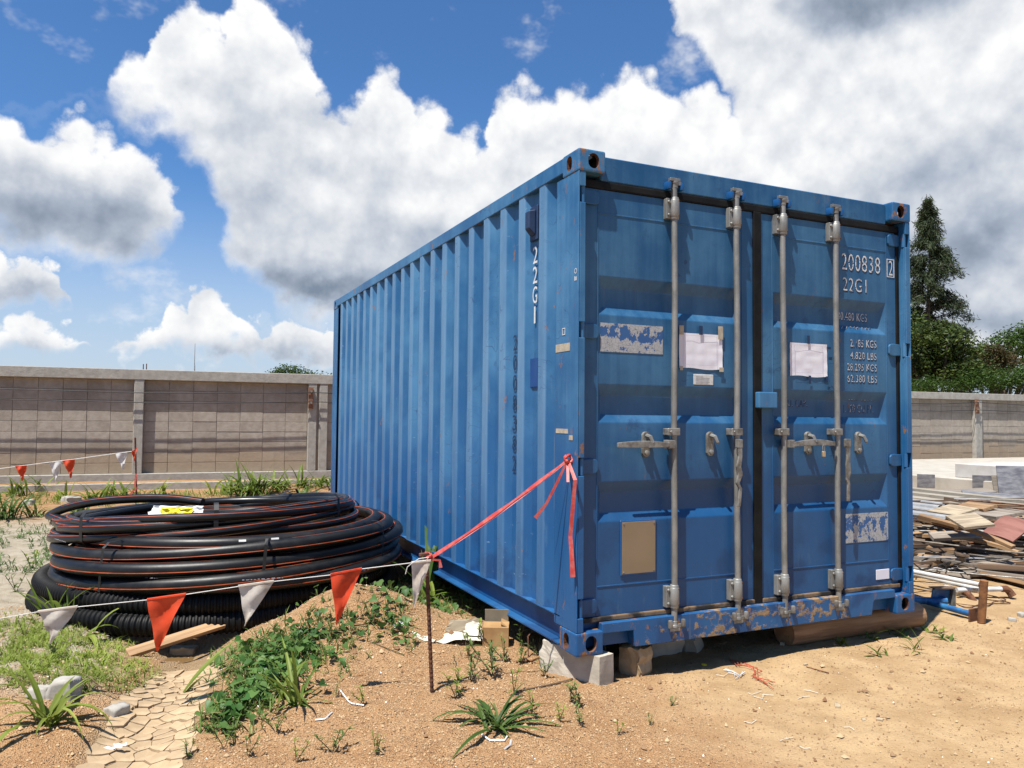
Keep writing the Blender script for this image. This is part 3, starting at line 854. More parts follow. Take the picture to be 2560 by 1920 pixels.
# lock rods with bearings, cams, keepers, guides and handles
RY = 0.024
def lock_rod(x, idx):
    jit = U(-.004, .004)
    rod = MB().tube([(x + 0.003 * sin(k * .9 + idx), RY, 0.10 + (2.50 - 0.10) * k / 12) for k in range(13)], 0.0165, 14).build('lock_rod', M['galv'], box_root, smooth=True)
    for zc in (dZ(2.345), dZ(0.25)):
        b = MB()
        b.lathe((x, RY, zc - 0.062), (0, 0, 1), [(0, 0.021), (0.004, 0.024), (0.016, 0.024), (0.018, 0.027), (0.108, 0.027), (0.110, 0.024), (0.122, 0.023), (0.126, 0.019)], 14)
        b.box(x - 0.050, x - 0.018, RY + 0.002, DY - 0.001, zc - 0.056, zc + 0.056)
        for q in (-0.036, 0.036): b.lathe((x - 0.037, RY + 0.003, zc + q), (0, -1, 0), [(0, 0.009), (0.006, 0.009), (0.010, 0.005)], 8)
        b.build('bearing_bracket', M['galv'], rod, smooth=True, bevel=0.003)
        for q in (-0.042, 0.042): MB().lathe((x + 0.012, RY - 0.022, zc + q), (0.4, -1, 0), [(0, 0.0045), (0.0045, 0.0045)], 8).build('bolt_hole', M['rust'], rod)
    g = MB()
    zc = dZ(1.130)
    g.box(x - 0.052, x + 0.024, RY - 0.022, RY - 0.015, zc - 0.020, zc + 0.020)
    g.box(x - 0.052, x - 0.022, RY - 0.0148, DY - 0.001, zc - 0.018, zc + 0.018)
    g.box(x + 0.0185, x + 0.024, RY - 0.0148, RY + 0.020, zc - 0.018, zc + 0.018)
    g.lathe((x - 0.038, RY - 0.023, zc), (0, -1, 0), [(0, 0.008), (0.005, 0.008), (0.007, 0.004)], 8)
    g.build('rod_guide', M['galv_dark'], rod, bevel=0.003)
    # cams
    for zc, up in ((2.470, 1), (0.112, -1)):
        c = MB()
        c.lathe((x, RY, zc - up * 0.008), (0, 0, up), [(0, 0.019), (0.02, 0.018), (0.022, 0.021), (0.036, 0.021)], 12)
        c.box(x - 0.036, x + 0.030, RY - 0.014, RY + 0.010, min(zc + up * 0.028, zc + up * 0.046), max(zc + up * 0.028, zc + up * 0.046))
        c.box(x + 0.012, x + 0.036, RY - 0.014, RY + 0.010, min(zc + up * 0.008, zc + up * 0.0275), max(zc + up * 0.008, zc + up * 0.0275))
        c.build('lock_cam', M['galv'], rod, smooth=True, bevel=0.004)
        sy = 0.051 if up > 0 else 0.011
        for sx_ in (-1, 1):
            k = MB()
            xs2 = sorted((x + sx_ * 0.030, x + sx_ * 0.052))
            k.box(xs2[0] - 0.002 * (sx_ < 0), xs2[1], (RY - 0.018) if up > 0 else RY - 0.034, sy, zc + up * 0.003 - 0.022, zc + up * 0.003 + 0.022)
            k.build('cam_keeper', M['touchup'] if up > 0 else M['galv_dark'], rod, smooth=True, bevel=0.008, segs=2)
    return rod
ROD_X = [dX(0.634), dX(1.067), dX(1.414), dX(1.838)]
ROD_X = [CAM.x + (x - CAM.x) * (RY - CAM.y) / (DY - CAM.y) for x in ROD_X]
rods = [lock_rod(x, i) for i, x in enumerate(ROD_X)]

def handle(x, s, z, hang, rod):
    mb = MB()
    if not hang:
        mb.box(min(x + s * 0.012, x + s * 0.058), max(x + s * 0.012, x + s * 0.058), RY - 0.028, RY + 0.020, z - 0.022, z + 0.024)
        n = 10; up = []; lo = []
        prof = []
        for k in range(n + 1):
            q = k / n; L = 0.050 + 0.325 * q
            zc = z - 0.002 + 0.010 * sin(q * 3.0) * (1 if s > 0 else .4)
            hh = 0.013 + 0.006 * sin(q * pi)
            up.append((x + s * L, zc + hh)); lo.append((x + s * L, zc - hh))
        poly = up + lo[::-1]
        mb.prism(poly if s < 0 else poly[::-1], RY - 0.030, RY - 0.016)
    else:
        mb.box(x - 0.030, x + 0.004, RY - 0.044, RY - 0.0175, z - 0.024, z + 0.024)
        pts = [(x - 0.014, z), (x - 0.010, z - 0.07), (x - 0.022, z - 0.13), (x - 0.012, z - 0.175), (x - 0.030, z - 0.22), (x - 0.010, z - 0.25), (x - 0.020, z - 0.35)]
        if s > 0: pts = [(x - 0.014 + (a - x) * 0.4 + 0.006, b2) for a, b2 in pts]
        w = [0.016, 0.013, 0.017, 0.018, 0.012, 0.010, 0.011]
        L = [(a - q, b2) for (a, b2), q in zip(pts, w)] + [(a + q, b2) for (a, b2), q in zip(pts[::-1], w[::-1])]
        mb.prism(L, RY - 0.042, RY - 0.030)
    return mb.build('door_handle', M['galv_dark'], rod, bevel=0.004, segs=2)
handle(ROD_X[0], -1, dZ(1.062), False, rods[0]); handle(ROD_X[1], -1, dZ(1.065), True, rods[1])
handle(ROD_X[2], 1, dZ(1.060), False, rods[2]); handle(ROD_X[3] + 0.062, 1, dZ(1.065), True, rods[3])

def latch(x, d):
    z = dZ(1.063)
    mb = MB()
    out = [(x + 0.024 * cos(a) , z + (0.044 if sin(a) > 0 else -0.044) + 0.024 * sin(a)) for a in [2 * pi * (k + .5) / 16 for k in range(16)]]
    mb.prism(out, DY - 0.020, DY - 0.001)
    mb.build('handle_retainer', M['galv_dark'], d, bevel=0.004, segs=2)
    h = MB()
    h.tube([(x, DY - 0.022, z + 0.045), (x + 0.004, DY - 0.050, z + 0.040), (x + 0.014, DY - 0.060, z + 0.010), (x + 0.024, DY - 0.052, z + 0.004)], [0.013, 0.012, 0.010, 0.007], 8)
    h.lathe((x, DY - 0.021, z - 0.045), (0, -1, 0), [(0, 0.013), (0.008, 0.013), (0.010, 0.008)], 10)
    h.build('retainer_hook', M['galv'], d, smooth=True)
for x, d in ((0.440, door_l), (0.866, door_l), (1.589, door_r), (2.001, door_r)): latch(dX(x), d)

# lifting block on the centre joint
MB().box(dX(1.186), dX(1.322), 0.012, 0.047, dZ(1.266), dZ(1.358)).build('overlap_block', M['paint'], box_root, bevel=0.006, segs=2)

# plates and labels
def sheet(x0, x1, z0, z1, name, mat, parent, y=DY - 0.0025, th=0.002, bow=0.0):
    return MB().box(x0, x1, y, y + th, z0, z1).build(name, mat, parent)
sheet(dX(0.163), dX(0.556), dZ(1.548), dZ(1.700), 'peeled_label', M['label'], door_l)['label'] = 'torn grey sticker with blue paint showing through'
sheet(dX(1.898), dX(2.262), dZ(0.452), dZ(0.628), 'peeled_label', M['label'], door_r)['label'] = 'half torn grey sticker low on the right door'
pf = MB()
x0, x1, z0, z1 = dX(0.296), dX(0.505), dZ(0.384), dZ(0.655)
pf.box(x0 - 0.008, x1 + 0.008, DY - 0.006, DY - 0.001, z0 - 0.008, z1 + 0.008)
pfo = pf.build('plate_frame', M['touchup'], door_l, bevel=0.002)
MB().box(x0, x1, DY - 0.0095, DY - 0.0065, z0, z1).build('data_plate', M['plate_tan'], door_l, bevel=0.004, segs=2)
for a_ in (x0 + .010, x1 - .010):
    for b_ in (z0 + .010, z1 - .010): MB().lathe((a_, DY - 0.0096, b_), (0, -1, 0), [(0, .0045), (.002, .0045), (.003, .002)], 8).build('rivet', M['galv_dark'], door_l)
MB().box(dX(0.760), dX(0.896), DY - 0.005, DY - 0.001, dZ(1.390), dZ(1.448)).build('small_plate', M['plate_white'], door_l, bevel=0.002)
pr = MB()
for k in range(6):
    pr.box(dX(0.774), dX(0.774) + (0.050 if k == 0 else U(.085, .105)), DY - 0.0058, DY - 0.0052, dZ(1.4350) - k * 0.0075, dZ(1.4358) - k * 0.0075)
pr.build('plate_print', simple('grey_print', (0.30, 0.30, 0.32), (0.36, 0.36, 0.38), 30, 0.7), door_l)['kind'] = 'stuff'
tp = MB().box(dX(2.152), dX(2.268), DY - 0.004, DY - 0.001, dZ(0.212), dZ(0.274)).build('tape_patch', M['paper'], door_r, bevel=0.0015)

# lettering
def text_mesh(s, size, xs, weight=0.0):
    cu = bpy.data.curves.new('t', 'FONT'); cu.body = s; cu.size = size; cu.space_character = 1.12
    cu.offset = weight
    ob = bpy.data.objects.new('t', cu); COL.objects.link(ob)
    dg = bpy.context.evaluated_depsgraph_get(); dg.update()
    me = bpy.data.meshes.new_from_object(ob.evaluated_get(dg))
    bpy.data.objects.remove(ob)
    co = np.zeros(len(me.vertices) * 3); me.vertices.foreach_get('co', co); co = co.reshape(-1, 3)
    return me, co
def worn(me, keep, seed):
    """drop some faces so that the marking looks flaked off"""
    bm = bmesh.new(); bm.from_mesh(me); rr = random.Random(seed)
    bmesh.ops.subdivide_edges(bm, edges=[e for e in bm.edges if e.calc_length() > 0.02], cuts=1)
    kill = [f for f in bm.faces if rr.random() > keep]
    bmesh.ops.delete(bm, geom=kill, context='FACES')
    bm.to_mesh(me); bm.free()
def door_text(s, x0, x1, z0, z1, mat, parent, keep=1.0, y=DY - 0.002, slant=0.0, name='lettering', weight=0.0):
    me, co = text_mesh(s, 0.1, 1, weight)
    w = co[:, 0].max() - co[:, 0].min(); h = co[:, 1].max() - co[:, 1].min()
    nx = (co[:, 0] - co[:, 0].min()) / w; nz = (co[:, 1] - co[:, 1].min()) / h
    out = np.stack([x0 + nx * (x1 - x0) + slant * nz, np.full(len(nx), y), z0 + nz * (z1 - z0)], 1)
    me.vertices.foreach_set('co', out.ravel()); me.update()
    if keep < 1: worn(me, keep, sum(map(ord, s)) % 97)
    me.materials.clear(); me.materials.append(mat)
    return link(name, me, parent)
def marked(s, x0, x1, z0, z1, keep=0.9, pocket=0.0, bold=-0.0008):
    """white lettering whose flaking has bared a darker ghost beside it"""
    x0, x1, z0, z1 = dX(x0), dX(x1), dZ(z0), dZ(z1)
    y = DY - 0.0015 + pocket
    door_text(s, x0 + 0.004, x1 + 0.004, z0 - 0.006, z1 - 0.003, M['dark_mark'], door_r, 1.0, y, name='lettering_ghost', weight=0.0006)
    if keep > 0: door_text(s, x0, x1, z0, z1, M['white_mark'], door_r, keep, y - 0.0012, weight=bold)
    if len(s) > 7:
        for o in list(door_r.children)[-2:]:
            if o.name.startswith('lettering'): o['kind'] = 'stuff'
marked('200838', 1.884, 2.214, 2.130, 2.232, 0.84)
marked('22G1', 1.891, 2.092, 2.000, 2.082, 0.80)
marked('2', 2.291, 2.326, 2.127, 2.222, 1.0)
fr = MB()
x0, x1, z0, z1 = dX(2.275), dX(2.341), dZ(2.115), dZ(2.232)
for a, b2, c, d in ((x0, x1, z0, z0 + .005), (x0, x1, z1 - .005, z1), (x0, x0 + .005, z0 + .0052, z1 - .0052), (x1 - .005, x1, z0 + .0052, z1 - .0052)):
    fr.box(a, b2, DY - 0.0028, DY - 0.0012, c, d)
fr.build('check_digit_box', M['white_mark'], door_r)
marked('30.480 KGS', 1.886, 2.136, 1.822, 1.872, 0.70, 0.037, 0.0)
marked('67.200 LBS', 1.900, 2.154, 1.742, 1.786, 0.35, 0.024, 0.0)
marked('2.185 KGS', 1.950, 2.174, 1.656, 1.702, 0.72, 0, 0.0)
marked('4.820 LBS', 1.949, 2.174, 1.580, 1.624, 0.66, 0, 0.0)
marked('28.295 KGS', 1.922, 2.176, 1.508, 1.552, 0.66, 0, 0.0)
marked('62.380 LBS', 1.923, 2.176, 1.436, 1.481, 0.70, 0, 0.0)
marked('33.1 CU.M.', 1.968, 2.182, 1.326, 1.371, 0.85, 0.034, 0.0)
marked('1.170 CU.FT.', 1.925, 2.185, 1.250, 1.299, 0.28, 0.037, 0.0)
marked('CU. CAP.', 1.442, 1.629, 1.282, 1.328, 0.08, 0.037, 0.0)

def side_text(s, yc, z_top, ch_h, ch_w, mat, xx, step):
    for k, c in enumerate(s):
        me, co = text_mesh(c, 0.1, 1)
        w = co[:, 0].max() - co[:, 0].min(); h = co[:, 1].max() - co[:, 1].min()
        cw = ch_w * (0.35 if c == '1' else 1)
        nx = (co[:, 0] - co[:, 0].min()) / w - 0.5; nz = (co[:, 1] - co[:, 1].min()) / h
        out = np.stack([np.full(len(nx), xx), yc - nx * cw, z_top - k * step - ch_h + nz * ch_h], 1)
        me.vertices.foreach_set('co', out.ravel()); me.update()
        me.materials.clear(); me.materials.append(mat)
        link('lettering', me, side_l)
FLOORX = 0.0075 + 0.036 - 0.0075
side_text('22G1', 0.572, 2.190, 0.098, 0.058, M['white_mark'], FLOORX, 0.1165)
side_text('2008382', 0.838, 1.700, 0.094, 0.056, M['dark_mark'], FLOORX, 0.122)
MB().box(FLOORX - 0.001, FLOORX + 0.002, 0.525, 0.632, 1.376, 1.540).build('paint_patch', simple('fresh_blue_patch', (0.004, 0.060, 0.235), (0.006, 0.068, 0.255), 6, 0.45), side_l)
vb = MB()
vb.prism([(0.527, 2.225), (0.625, 2.225), (0.625, 2.425), (0.527, 2.425)], 0, 0.012, rot('Z', pi / 2) @ trn(0, -FLOORX - 0.002, 0))
vent = vb.build('vent_base', M['dark_mark'], side_l, bevel=0.003)
MB().add([(FLOORX - 0.012, 0.545, 2.25), (FLOORX - 0.012, 0.612, 2.25), (FLOORX - 0.012, 0.612, 2.40), (FLOORX - 0.012, 0.545, 2.40),
          (FLOORX - 0.052, 0.552, 2.29), (FLOORX - 0.052, 0.605, 2.29), (FLOORX - 0.052, 0.605, 2.39), (FLOORX - 0.052, 0.552, 2.39)],
         [(0, 1, 2, 3), (4, 5, 6, 7), (0, 1, 5, 4), (1, 2, 6, 5), (2, 3, 7, 6), (3, 0, 4, 7)]).build('vent_cover', M['dark_mark'], side_l, bevel=0.004)

# remains of tape on the corner post, the little stencils
def side_bit(y0, y1, z0, z1, mat, name, x=0.0032):
    MB().box(x - 0.0012, x, y0, y1, z0, z1).build(name, mat, box_root)
side_bit(0.085, 0.243, 1.548, 1.590, M['tape'], 'tape_remnant')
side_bit(0.10, 0.235, 1.118, 1.142, M['tape'], 'tape_remnant')
side_bit(0.05, 0.09, 1.085, 1.11, M['tape'], 'tape_remnant')
sb = MB()
for a, b2, c, d in ((0.140, 0.170, 1.635, 1.639), (0.140, 0.170, 1.668, 1.672), (0.140, 0.143, 1.6392, 1.6678), (0.167, 0.170, 1.6392, 1.6678)):
    sb.box(0.0015, 0.0035, a, b2, c, d)
sb.build('stencil_square', M['white_mark'], box_root)
sb = MB()
for k in range(16):
    a = 2 * pi * k / 16; a2 = 2 * pi * (k + 1) / 16
    sb.add([(0.0025, 0.030 + r_ * cos(q), 1.955 + r_ * sin(q)) for r_, q in ((.014, a), (.014, a2), (.010, a2), (.010, a))], [(0, 1, 2, 3)])
sb.box(0.002, 0.003, 0.020, 0.026, 1.905, 1.925); sb.box(0.002, 0.003, 0.030, 0.034, 1.905, 1.925); sb.box(0.002, 0.003, 0.038, 0.042, 1.905, 1.928)
sb.build('stencil_ring', M['white_mark'], box_root)

# things fixed to the doors that can be lifted away: paper notices and the padlock
def paper(name, label, x0, x1, z0, z1, tapes, seed):
    rr = random.Random(seed)
    t = thing(name, label, 'paper', (dX((x0 + x1) / 2), DY, CZ + dZ(z0)))
    xa, xb, za, zb = dX(x0) - t.location.x, dX(x1) - t.location.x, 0, dZ(z1) - dZ(z0)
    n, m = 16, 14; vs = []; fs = []
    for j in range(m + 1):
        for i in range(n + 1):
            u, v = i / n, j / m
            d = 0.004 + 0.006 * abs(vnoise(np.array([u * 4 + seed]), np.array([v * 4]), seed)[0]) + 0.006 * max(0, u - .82) * (1 - v) * 4 + 0.002 * sin(u * 22 + v * 9) * (1 - v) * .5
            vs.append((xa + (xb - xa) * u, -d, za + (zb - za) * v + 0.004 * sin(u * 7) * (j == 0)))
    for j in range(m):
        for i in range(n): fs.append((j * (n + 1) + i, j * (n + 1) + i + 1, (j + 1) * (n + 1) + i + 1, (j + 1) * (n + 1) + i))
    MB().add(vs, fs).build('sheet', M['paper'], t, smooth=True)
    fr = MB()
    for a, b2, c, d in ((.10, .86, .10, .105), (.10, .86, .93, .935), (.10, .106, .105, .93), (.854, .86, .105, .93)):
        fr.box(xa + (xb - xa) * a, xa + (xb - xa) * b2, -0.0122, -0.0118, za + (zb - za) * c, za + (zb - za) * d)
    fr.build('printed_border', simple_grey, t)
    for (u, v, w, h, ma) in tapes:
        MB().box(xa + u, xa + u + w, -0.0132, -0.0124, v, v + h).build('tape_strip', ma, t)
simple_grey = simple('faint_print', (0.52, 0.50, 0.60), (0.58, 0.56, 0.66), 10, 0.8)
paper('paper_sheet', 'white paper sheet with tape corners on the left door', 0.662, 0.957, 1.478, 1.674, [(-.005, .185, .03, .05, M['tape']), (.262, .17, .034, .075, M['tape']), (.13, .19, .024, .05, M['dark_mark']), (.27, -.012, .03, .024, M['tape']), (.0, -.012, .02, .022, M['tape'])], 2)
paper('paper_sheet', 'smaller white paper sheet taped to the right door', 1.458, 1.752, 1.460, 1.658, [(.13, .195, .02, .05, M['dark_mark']), (.29, .17, .03, .014, M['dark_mark']), (.14, -.045, .018, .05, M['dark_mark']), (.28, -.03, .018, .035, M['dark_mark'])], 5)

pl = thing('padlock', 'small brass padlock on the right door handle', 'padlock', (dX(1.645), RY - 0.042, CZ + dZ(0.985)))
MB().box(-0.011, 0.011, -0.006, 0.006, 0, 0.032).build('lock_body', simple('brass', (0.45, 0.33, 0.20), (0.55, 0.42, 0.27), 20, 0.4, metal=0.6), pl, bevel=0.002)
MB().tube([(-0.007, 0, 0.030), (-0.007, 0, 0.062)] + [(0.007 * cos(a), 0, 0.062 + 0.007 * sin(a)) for a in (2.4, 1.57, .75)] + [(0.007, 0, 0.062), (0.007, 0, 0.030)], 0.0026, 6).build('shackle', M['galv'], pl, smooth=True)

# ------------------------------------------------------------------ supports under the container
def chunk_mesh(name, dims, mat, seed, amp=0.02, cuts=5, f=9.0, skew=0.0, smooth=False):
    bm = bmesh.new(); bmesh.ops.create_cube(bm, size=1.0)
    bmesh.ops.subdivide_edges(bm, edges=bm.edges, cuts=cuts, use_grid_fill=True)
    for v in bm.verts:
        p = v.co
        # knock the corners off
        m = (abs(p.x) + abs(p.y) + abs(p.z))
        k = 1 - (0.05 if skew else 0.16) * max(0, m - 1.0)
        q = Vector((p.x * dims[0] * k, p.y * dims[1] * k, p.z * dims[2] * k))
        n = Vector((vnoise(np.array([q.x * f + q.z * 5 + seed]), np.array([q.y * f]), seed)[0], vnoise(np.array([q.y * f + seed]), np.array([q.z * f + q.x * 3]), seed + 1)[0],
                    vnoise(np.array([q.x * f]), np.array([q.y * f + q.z * 4 + seed]), seed + 2)[0]))
        n2 = Vector((vnoise(np.array([q.x * f * 3 + q.z * 15]), np.array([q.y * f * 3]), seed)[0], vnoise(np.array([q.y * f * 3]), np.array([q.z * f * 3]), seed + 1)[0], vnoise(np.array([q.x * f * 3]), np.array([q.y * f * 3 + q.z * 9]), seed + 2)[0]))
        w = 1.0
        if skew: w = 0.12 + max(0, (p.y + 0.15) * 1.5)
        v.co = q + (n * 2 + n2) * amp * w
    bmesh.ops.recalc_face_normals(bm, faces=bm.faces)
    me = bpy.data.meshes.new(name); bm.to_mesh(me); bm.free()
    if smooth:
        for p in me.polygons: p.use_smooth = True
    me.materials.append(mat)
    return me
def chunk(name, label, cat, loc, dims, mat, seed, rz=0.0, group=None, **kw):
    me = chunk_mesh(name, dims, mat, seed, **kw)
    o = link(name, me); o.location = loc; o.rotation_euler = (U(-.05, .05), U(-.05, .05), rz)
    return tag(o, label, cat, group)
blk = chunk('concrete_block', 'pale broken concrete block propping the near corner of the container', 'block', (0.104, 0.172, 0.058), (0.115, 0.40, 0.222), M['concrete'], 4, rz=0.10, amp=0.022, cuts=9, skew=1)
blk.rotation_euler = (0.0, 0.0, 0.347)
p = hit(1610, 1688); chunk('concrete_chunk', 'sandy concrete lump standing right of the corner block', 'rubble', (p.x, p.y + 0.06, 0.065), (0.125, 0.13, 0.165), simple('sandy_concrete', (0.42, 0.30, 0.16), (0.56, 0.43, 0.27), 12, 0.95, 0.8, 30), 11, rz=0.4, amp=0.022, cuts=7)
chunk('concrete_chunk', 'grey slab piece lying in the shade under the door sill', 'rubble', (0.80, 0.42, 0.045), (0.26, 0.16, 0.11), M['concrete'], 15, rz=0.1, amp=0.012)
chunk('concrete_chunk', 'rounded lump in the shade beside the slab piece under the sill', 'rubble', (1.02, 0.44, 0.05), (0.14, 0.14, 0.14), M['concrete'], 19, rz=0.6, amp=0.022)
pc = thing('pipe_coupling', 'black plastic coupling with a metal ring under the container corner', 'coupling', (0.44, 0.52, 0.045))
MB().lathe((-0.10, 0, 0), (1, -0.5, 0.05), [(0, 0.040), (0.10, 0.042), (0.101, 0.036), (0.13, 0.036), (0.131, 0.045), (0.20, 0.045)], 12).build('body', M['rubber'], pc, smooth=True)
MB().lathe((0.008, -0.054, 0.005), (1, -0.5, 0.05), [(0, 0.0385), (0.016, 0.0385)], 12).build('ring', M['galv'], pc, smooth=True)

def wood(name, a, b, scale=3.0, stretch=(0.6, 14, 14), rough=0.8, rnd=0.0, **kw):
    return simple(name, a, b, scale, rough, 0.5, 5.0, stretch=stretch, rnd=rnd, **kw)
M['log'] = wood('peeled_log', (0.22, 0.12, 0.06), (0.42, 0.25, 0.135), 2.5, (0.7, 9, 9))
lg = thing('timber_log', 'round timber log lying under the right end of the door sill', 'log', (1.56, 0.21, 0.083))
path = [(q * 1.15, 0.012 * sin(q * 3), 0.0) for q in np.linspace(0, 1, 9)]
MB().tube(path, [0.083, 0.086, 0.085, 0.084, 0.086, 0.084, 0.083, 0.085, 0.083], 18, caps=False).build('bark', M['log'], lg, smooth=True)
for xx, s in ((0, 1), (1.15, -1)):
    c = MB(); c.add([(xx, 0, 0)] + [(xx, 0.083 * cos(a), 0.083 * sin(a)) for a in [2 * pi * k / 18 for k in range(18)]], [(0, k + 1, (k + 1) % 18 + 1) for k in range(18)])
    c.build('cut_end', simple('log_end', (0.30, 0.165, 0.085), (0.40, 0.24, 0.13), 12, 0.85), lg)

# ------------------------------------------------------------------ pipe coils
M['hdpe'] = simple('black_hdpe', (0.004, 0.004, 0.0045), (0.009, 0.009, 0.0095), 6, 0.34, 0.05, 20, spec=0.5)
M['hdpe_rib'] = simple('ribbed_black_pipe', (0.004, 0.004, 0.0045), (0.009, 0.0085, 0.008), 6, 0.55, 0.05, 20, spec=0.2)
M['hdpe_dusty'] = simple('dusty_black_hdpe', (0.005, 0.005, 0.005), (0.032, 0.029, 0.026), 5, 0.42, 0.1, 40, spec=0.4, lo=.45, hi=.8)
M['stripe'] = simple('orange_stripe', (0.30, 0.050, 0.016), (0.50, 0.10, 0.03), 9, 0.6)
M['strap'] = simple('black_strap', (0.010, 0.010, 0.011), (0.018, 0.018, 0.019), 5, 0.5)
M['sticker'] = simple('white_sticker', (0.62, 0.62, 0.60), (0.74, 0.74, 0.73), 20, 0.6)
def coil_path(c, turns, rad, zz, phi0, tilt=(0, 0), wob=0.0, seed=0, n=72):
    """rad, zz: values per turn, interpolated along the winding"""
    pts = []; outs = []
    N = int(turns * n)
    for i in range(N + 1):
        q = i / n
        k = min(int(q), len(rad) - 2); f = q - k
        f2 = f * f * (3 - 2 * f)
        r = rad[k] * (1 - f2) + rad[k + 1] * f2; z = zz[k] * (1 - f2) + zz[k + 1] * f2
        a = phi0 + 2 * pi * q
        o = Vector((cos(a), sin(a), 0))
        w = wob * sin(2.0 * a + seed + 1.7 * q) * 0.5 + wob * 0.5 * sin(3 * a + q * 2.3 + seed)
        p = Vector(c) + o * (r + w)
        p.z = z + tilt[0] * o.x * r + tilt[1] * o.y * r + wob * 0.25 * sin(2 * a + q * 3 + seed * 2)
        pts.append(p); outs.append(o)
    return pts, outs
def pipe_coil(root, pts, outs, r, mat, stripes, seg=12):
    rel = [p - Vector(root.location) for p in pts]
    MB().tube(rel, r, seg).build('pipe', mat, root, smooth=True)
    for al in stripes:
        path = [p + (o * cos(al) + Vector((0, 0, 1)) * sin(al)) * (r + 0.0002) for p, o in zip(rel, outs)]
        MB().tube(path, 0.0034, 5).build('stripe', M['stripe'], root, smooth=True)
def strap_on(root, c, phi, R, z0, z1, w=0.022, inner=0.16, mat=None, tiltx=0.0):
    o = Vector((cos(phi), sin(phi), 0)); tng = Vector((-sin(phi), cos(phi), 0))
    prof = [(R - inner, z1 - 0.03), (R - inner * .5, z1 + 0.006), (R - 0.02, z1 + 0.004), (R + 0.012, z1 - 0.03), (R + 0.018, (z0 + z1) / 2), (R + 0.012, z0 + 0.03), (R - 0.02, z0)]
    path = [Vector(c) - Vector(root.location) + o * a + Vector((0, 0, b)) + tng * tiltx * k for k, (a, b) in enumerate(prof)]
    nr = []
    for i in range(len(path)):
        t = (path[min(i + 1, len(path) - 1)] - path[max(0, i - 1)]).normalized(); nr.append(t.cross(tng))
    return MB().ribbon(path, w, nr).build('strap', mat or M['strap'], root)
def on_pipe(root, p, o, r, al, L, w, mat, name):
    """small curved label on a pipe at point p with outward o"""
    t = Vector((-o.y, o.x, 0)); vs = []
    for i in range(2):
        for k in range(4):
            a = al + (k - 1.5) / 3 * w / r
            vs.append(p - Vector(root.location) + t * (i - 0.5) * L + (o * cos(a) + Vector((0, 0, 1)) * sin(a)) * (r + 0.0015))
    MB().add(vs, [(k, k + 1, k + 5, k + 4) for k in range(3)]).build(name, mat, root)

# corrugated drain pipe at the bottom
c0 = (-1.405, 3.17, 0)
co = thing('corrugated_pipe_coil', 'coil of ribbed black drain pipe under the smooth pipe coils', 'pipe coil', (c0[0], c0[1], 0))
def ribbed(rad, zz, phi0, turns, r):
    pts, outs = coil_path(c0, turns, rad, zz, phi0, (0, 0), 0.02, 1, n=900)
    rs = [r * (1.0 if (i % 4) < 2 else 0.87) for i in range(len(pts))]
    MB().tube([p - Vector(co.location) for p in pts], rs, 14).build('ribbed_pipe', M['hdpe_rib'], co, smooth=True, angle=28)
ribbed([1.275, 1.27, 1.245, 1.15], [0.045, 0.050, 0.165, 0.15], -2.2, 2.95, 0.074)

# lower coil, 90 mm pipe
c1 = (-1.325, 3.10, 0)
lo = thing('pipe_coil', 'larger lower coil of thick black pipe with orange stripes', 'pipe coil', (c1[0], c1[1], 0.2))
pts, outs = coil_path(c1, 8.9, [1.245, 1.25, 1.24, 1.215, 1.15, 1.05, 1.10, 1.13, 1.11, 1.05], [0.250, 0.262, 0.350, 0.440, 0.515, 0.500, 0.41, 0.32, 0.30, 0.29], 2.2, (0.025, -0.020), 0.036, 3)
pipe_coil(lo, pts, outs, 0.045, M['hdpe_dusty'], (-0.28, 2.1))
for phi in (-2.32, -1.50, -0.72, 0.55, 2.2):
    strap_on(lo, c1, phi, 1.27, 0.20, 0.56 + 0.03 * cos(phi), 0.020, 0.20, tiltx=-0.012)
def near_point(pts, outs, px, py):
    best = None
    for p, o in zip(pts, outs):
        q = p - CAM; d = q.dot(FWD)
        if o.dot(FWD) > 0.2: continue
        u, v = 1280 + FPX * q.dot(RIGHT) / d, 960 - FPX * q.dot(UP) / d
        e = (u - px) ** 2 + (v - py) ** 2
        if best is None or e < best[0]: best = (e, p, o)
    return best[1], best[2]
for px, py, L, w in ((590, 1422, 0.055, 0.030), (712, 1425, 0.035, 0.045), (700, 1332, 0.05, 0.012), (592, 1347, 0.045, 0.014)):
    p, o = near_point(pts, outs, px, py); on_pipe(lo, p, o, 0.045, 0.5, L, w, M['sticker'], 'sticker')
# rows of faint white print along the pipe
def print_on(root, pts, outs, r, spots, al=0.05):
    for px, py, n in spots:
        p, o = near_point(pts, outs, px, py)
        t = Vector((-o.y, o.x, 0)); mb = MB(); s = 0
        for k in range(n):
            L = U(.006, .022); q = p - Vector(root.location) + t * s + (o * cos(al) + Vector((0, 0, 1)) * sin(al)) * (r + 0.001); s += L + U(.006, .016)
            h = U(.003, .006)
            mb.add([q, q + t * L, q + t * L + Vector((0, 0, h)), q + Vector((0, 0, h))], [(0, 1, 2, 3)])
        ob = mb.build('pipe_print', simple_grey, root); ob['kind'] = 'stuff'
print_on(lo, pts, outs, 0.045, [(360, 1450, 12), (480, 1455, 14), (620, 1452, 10), (300, 1408, 8), (830, 1430, 9)])

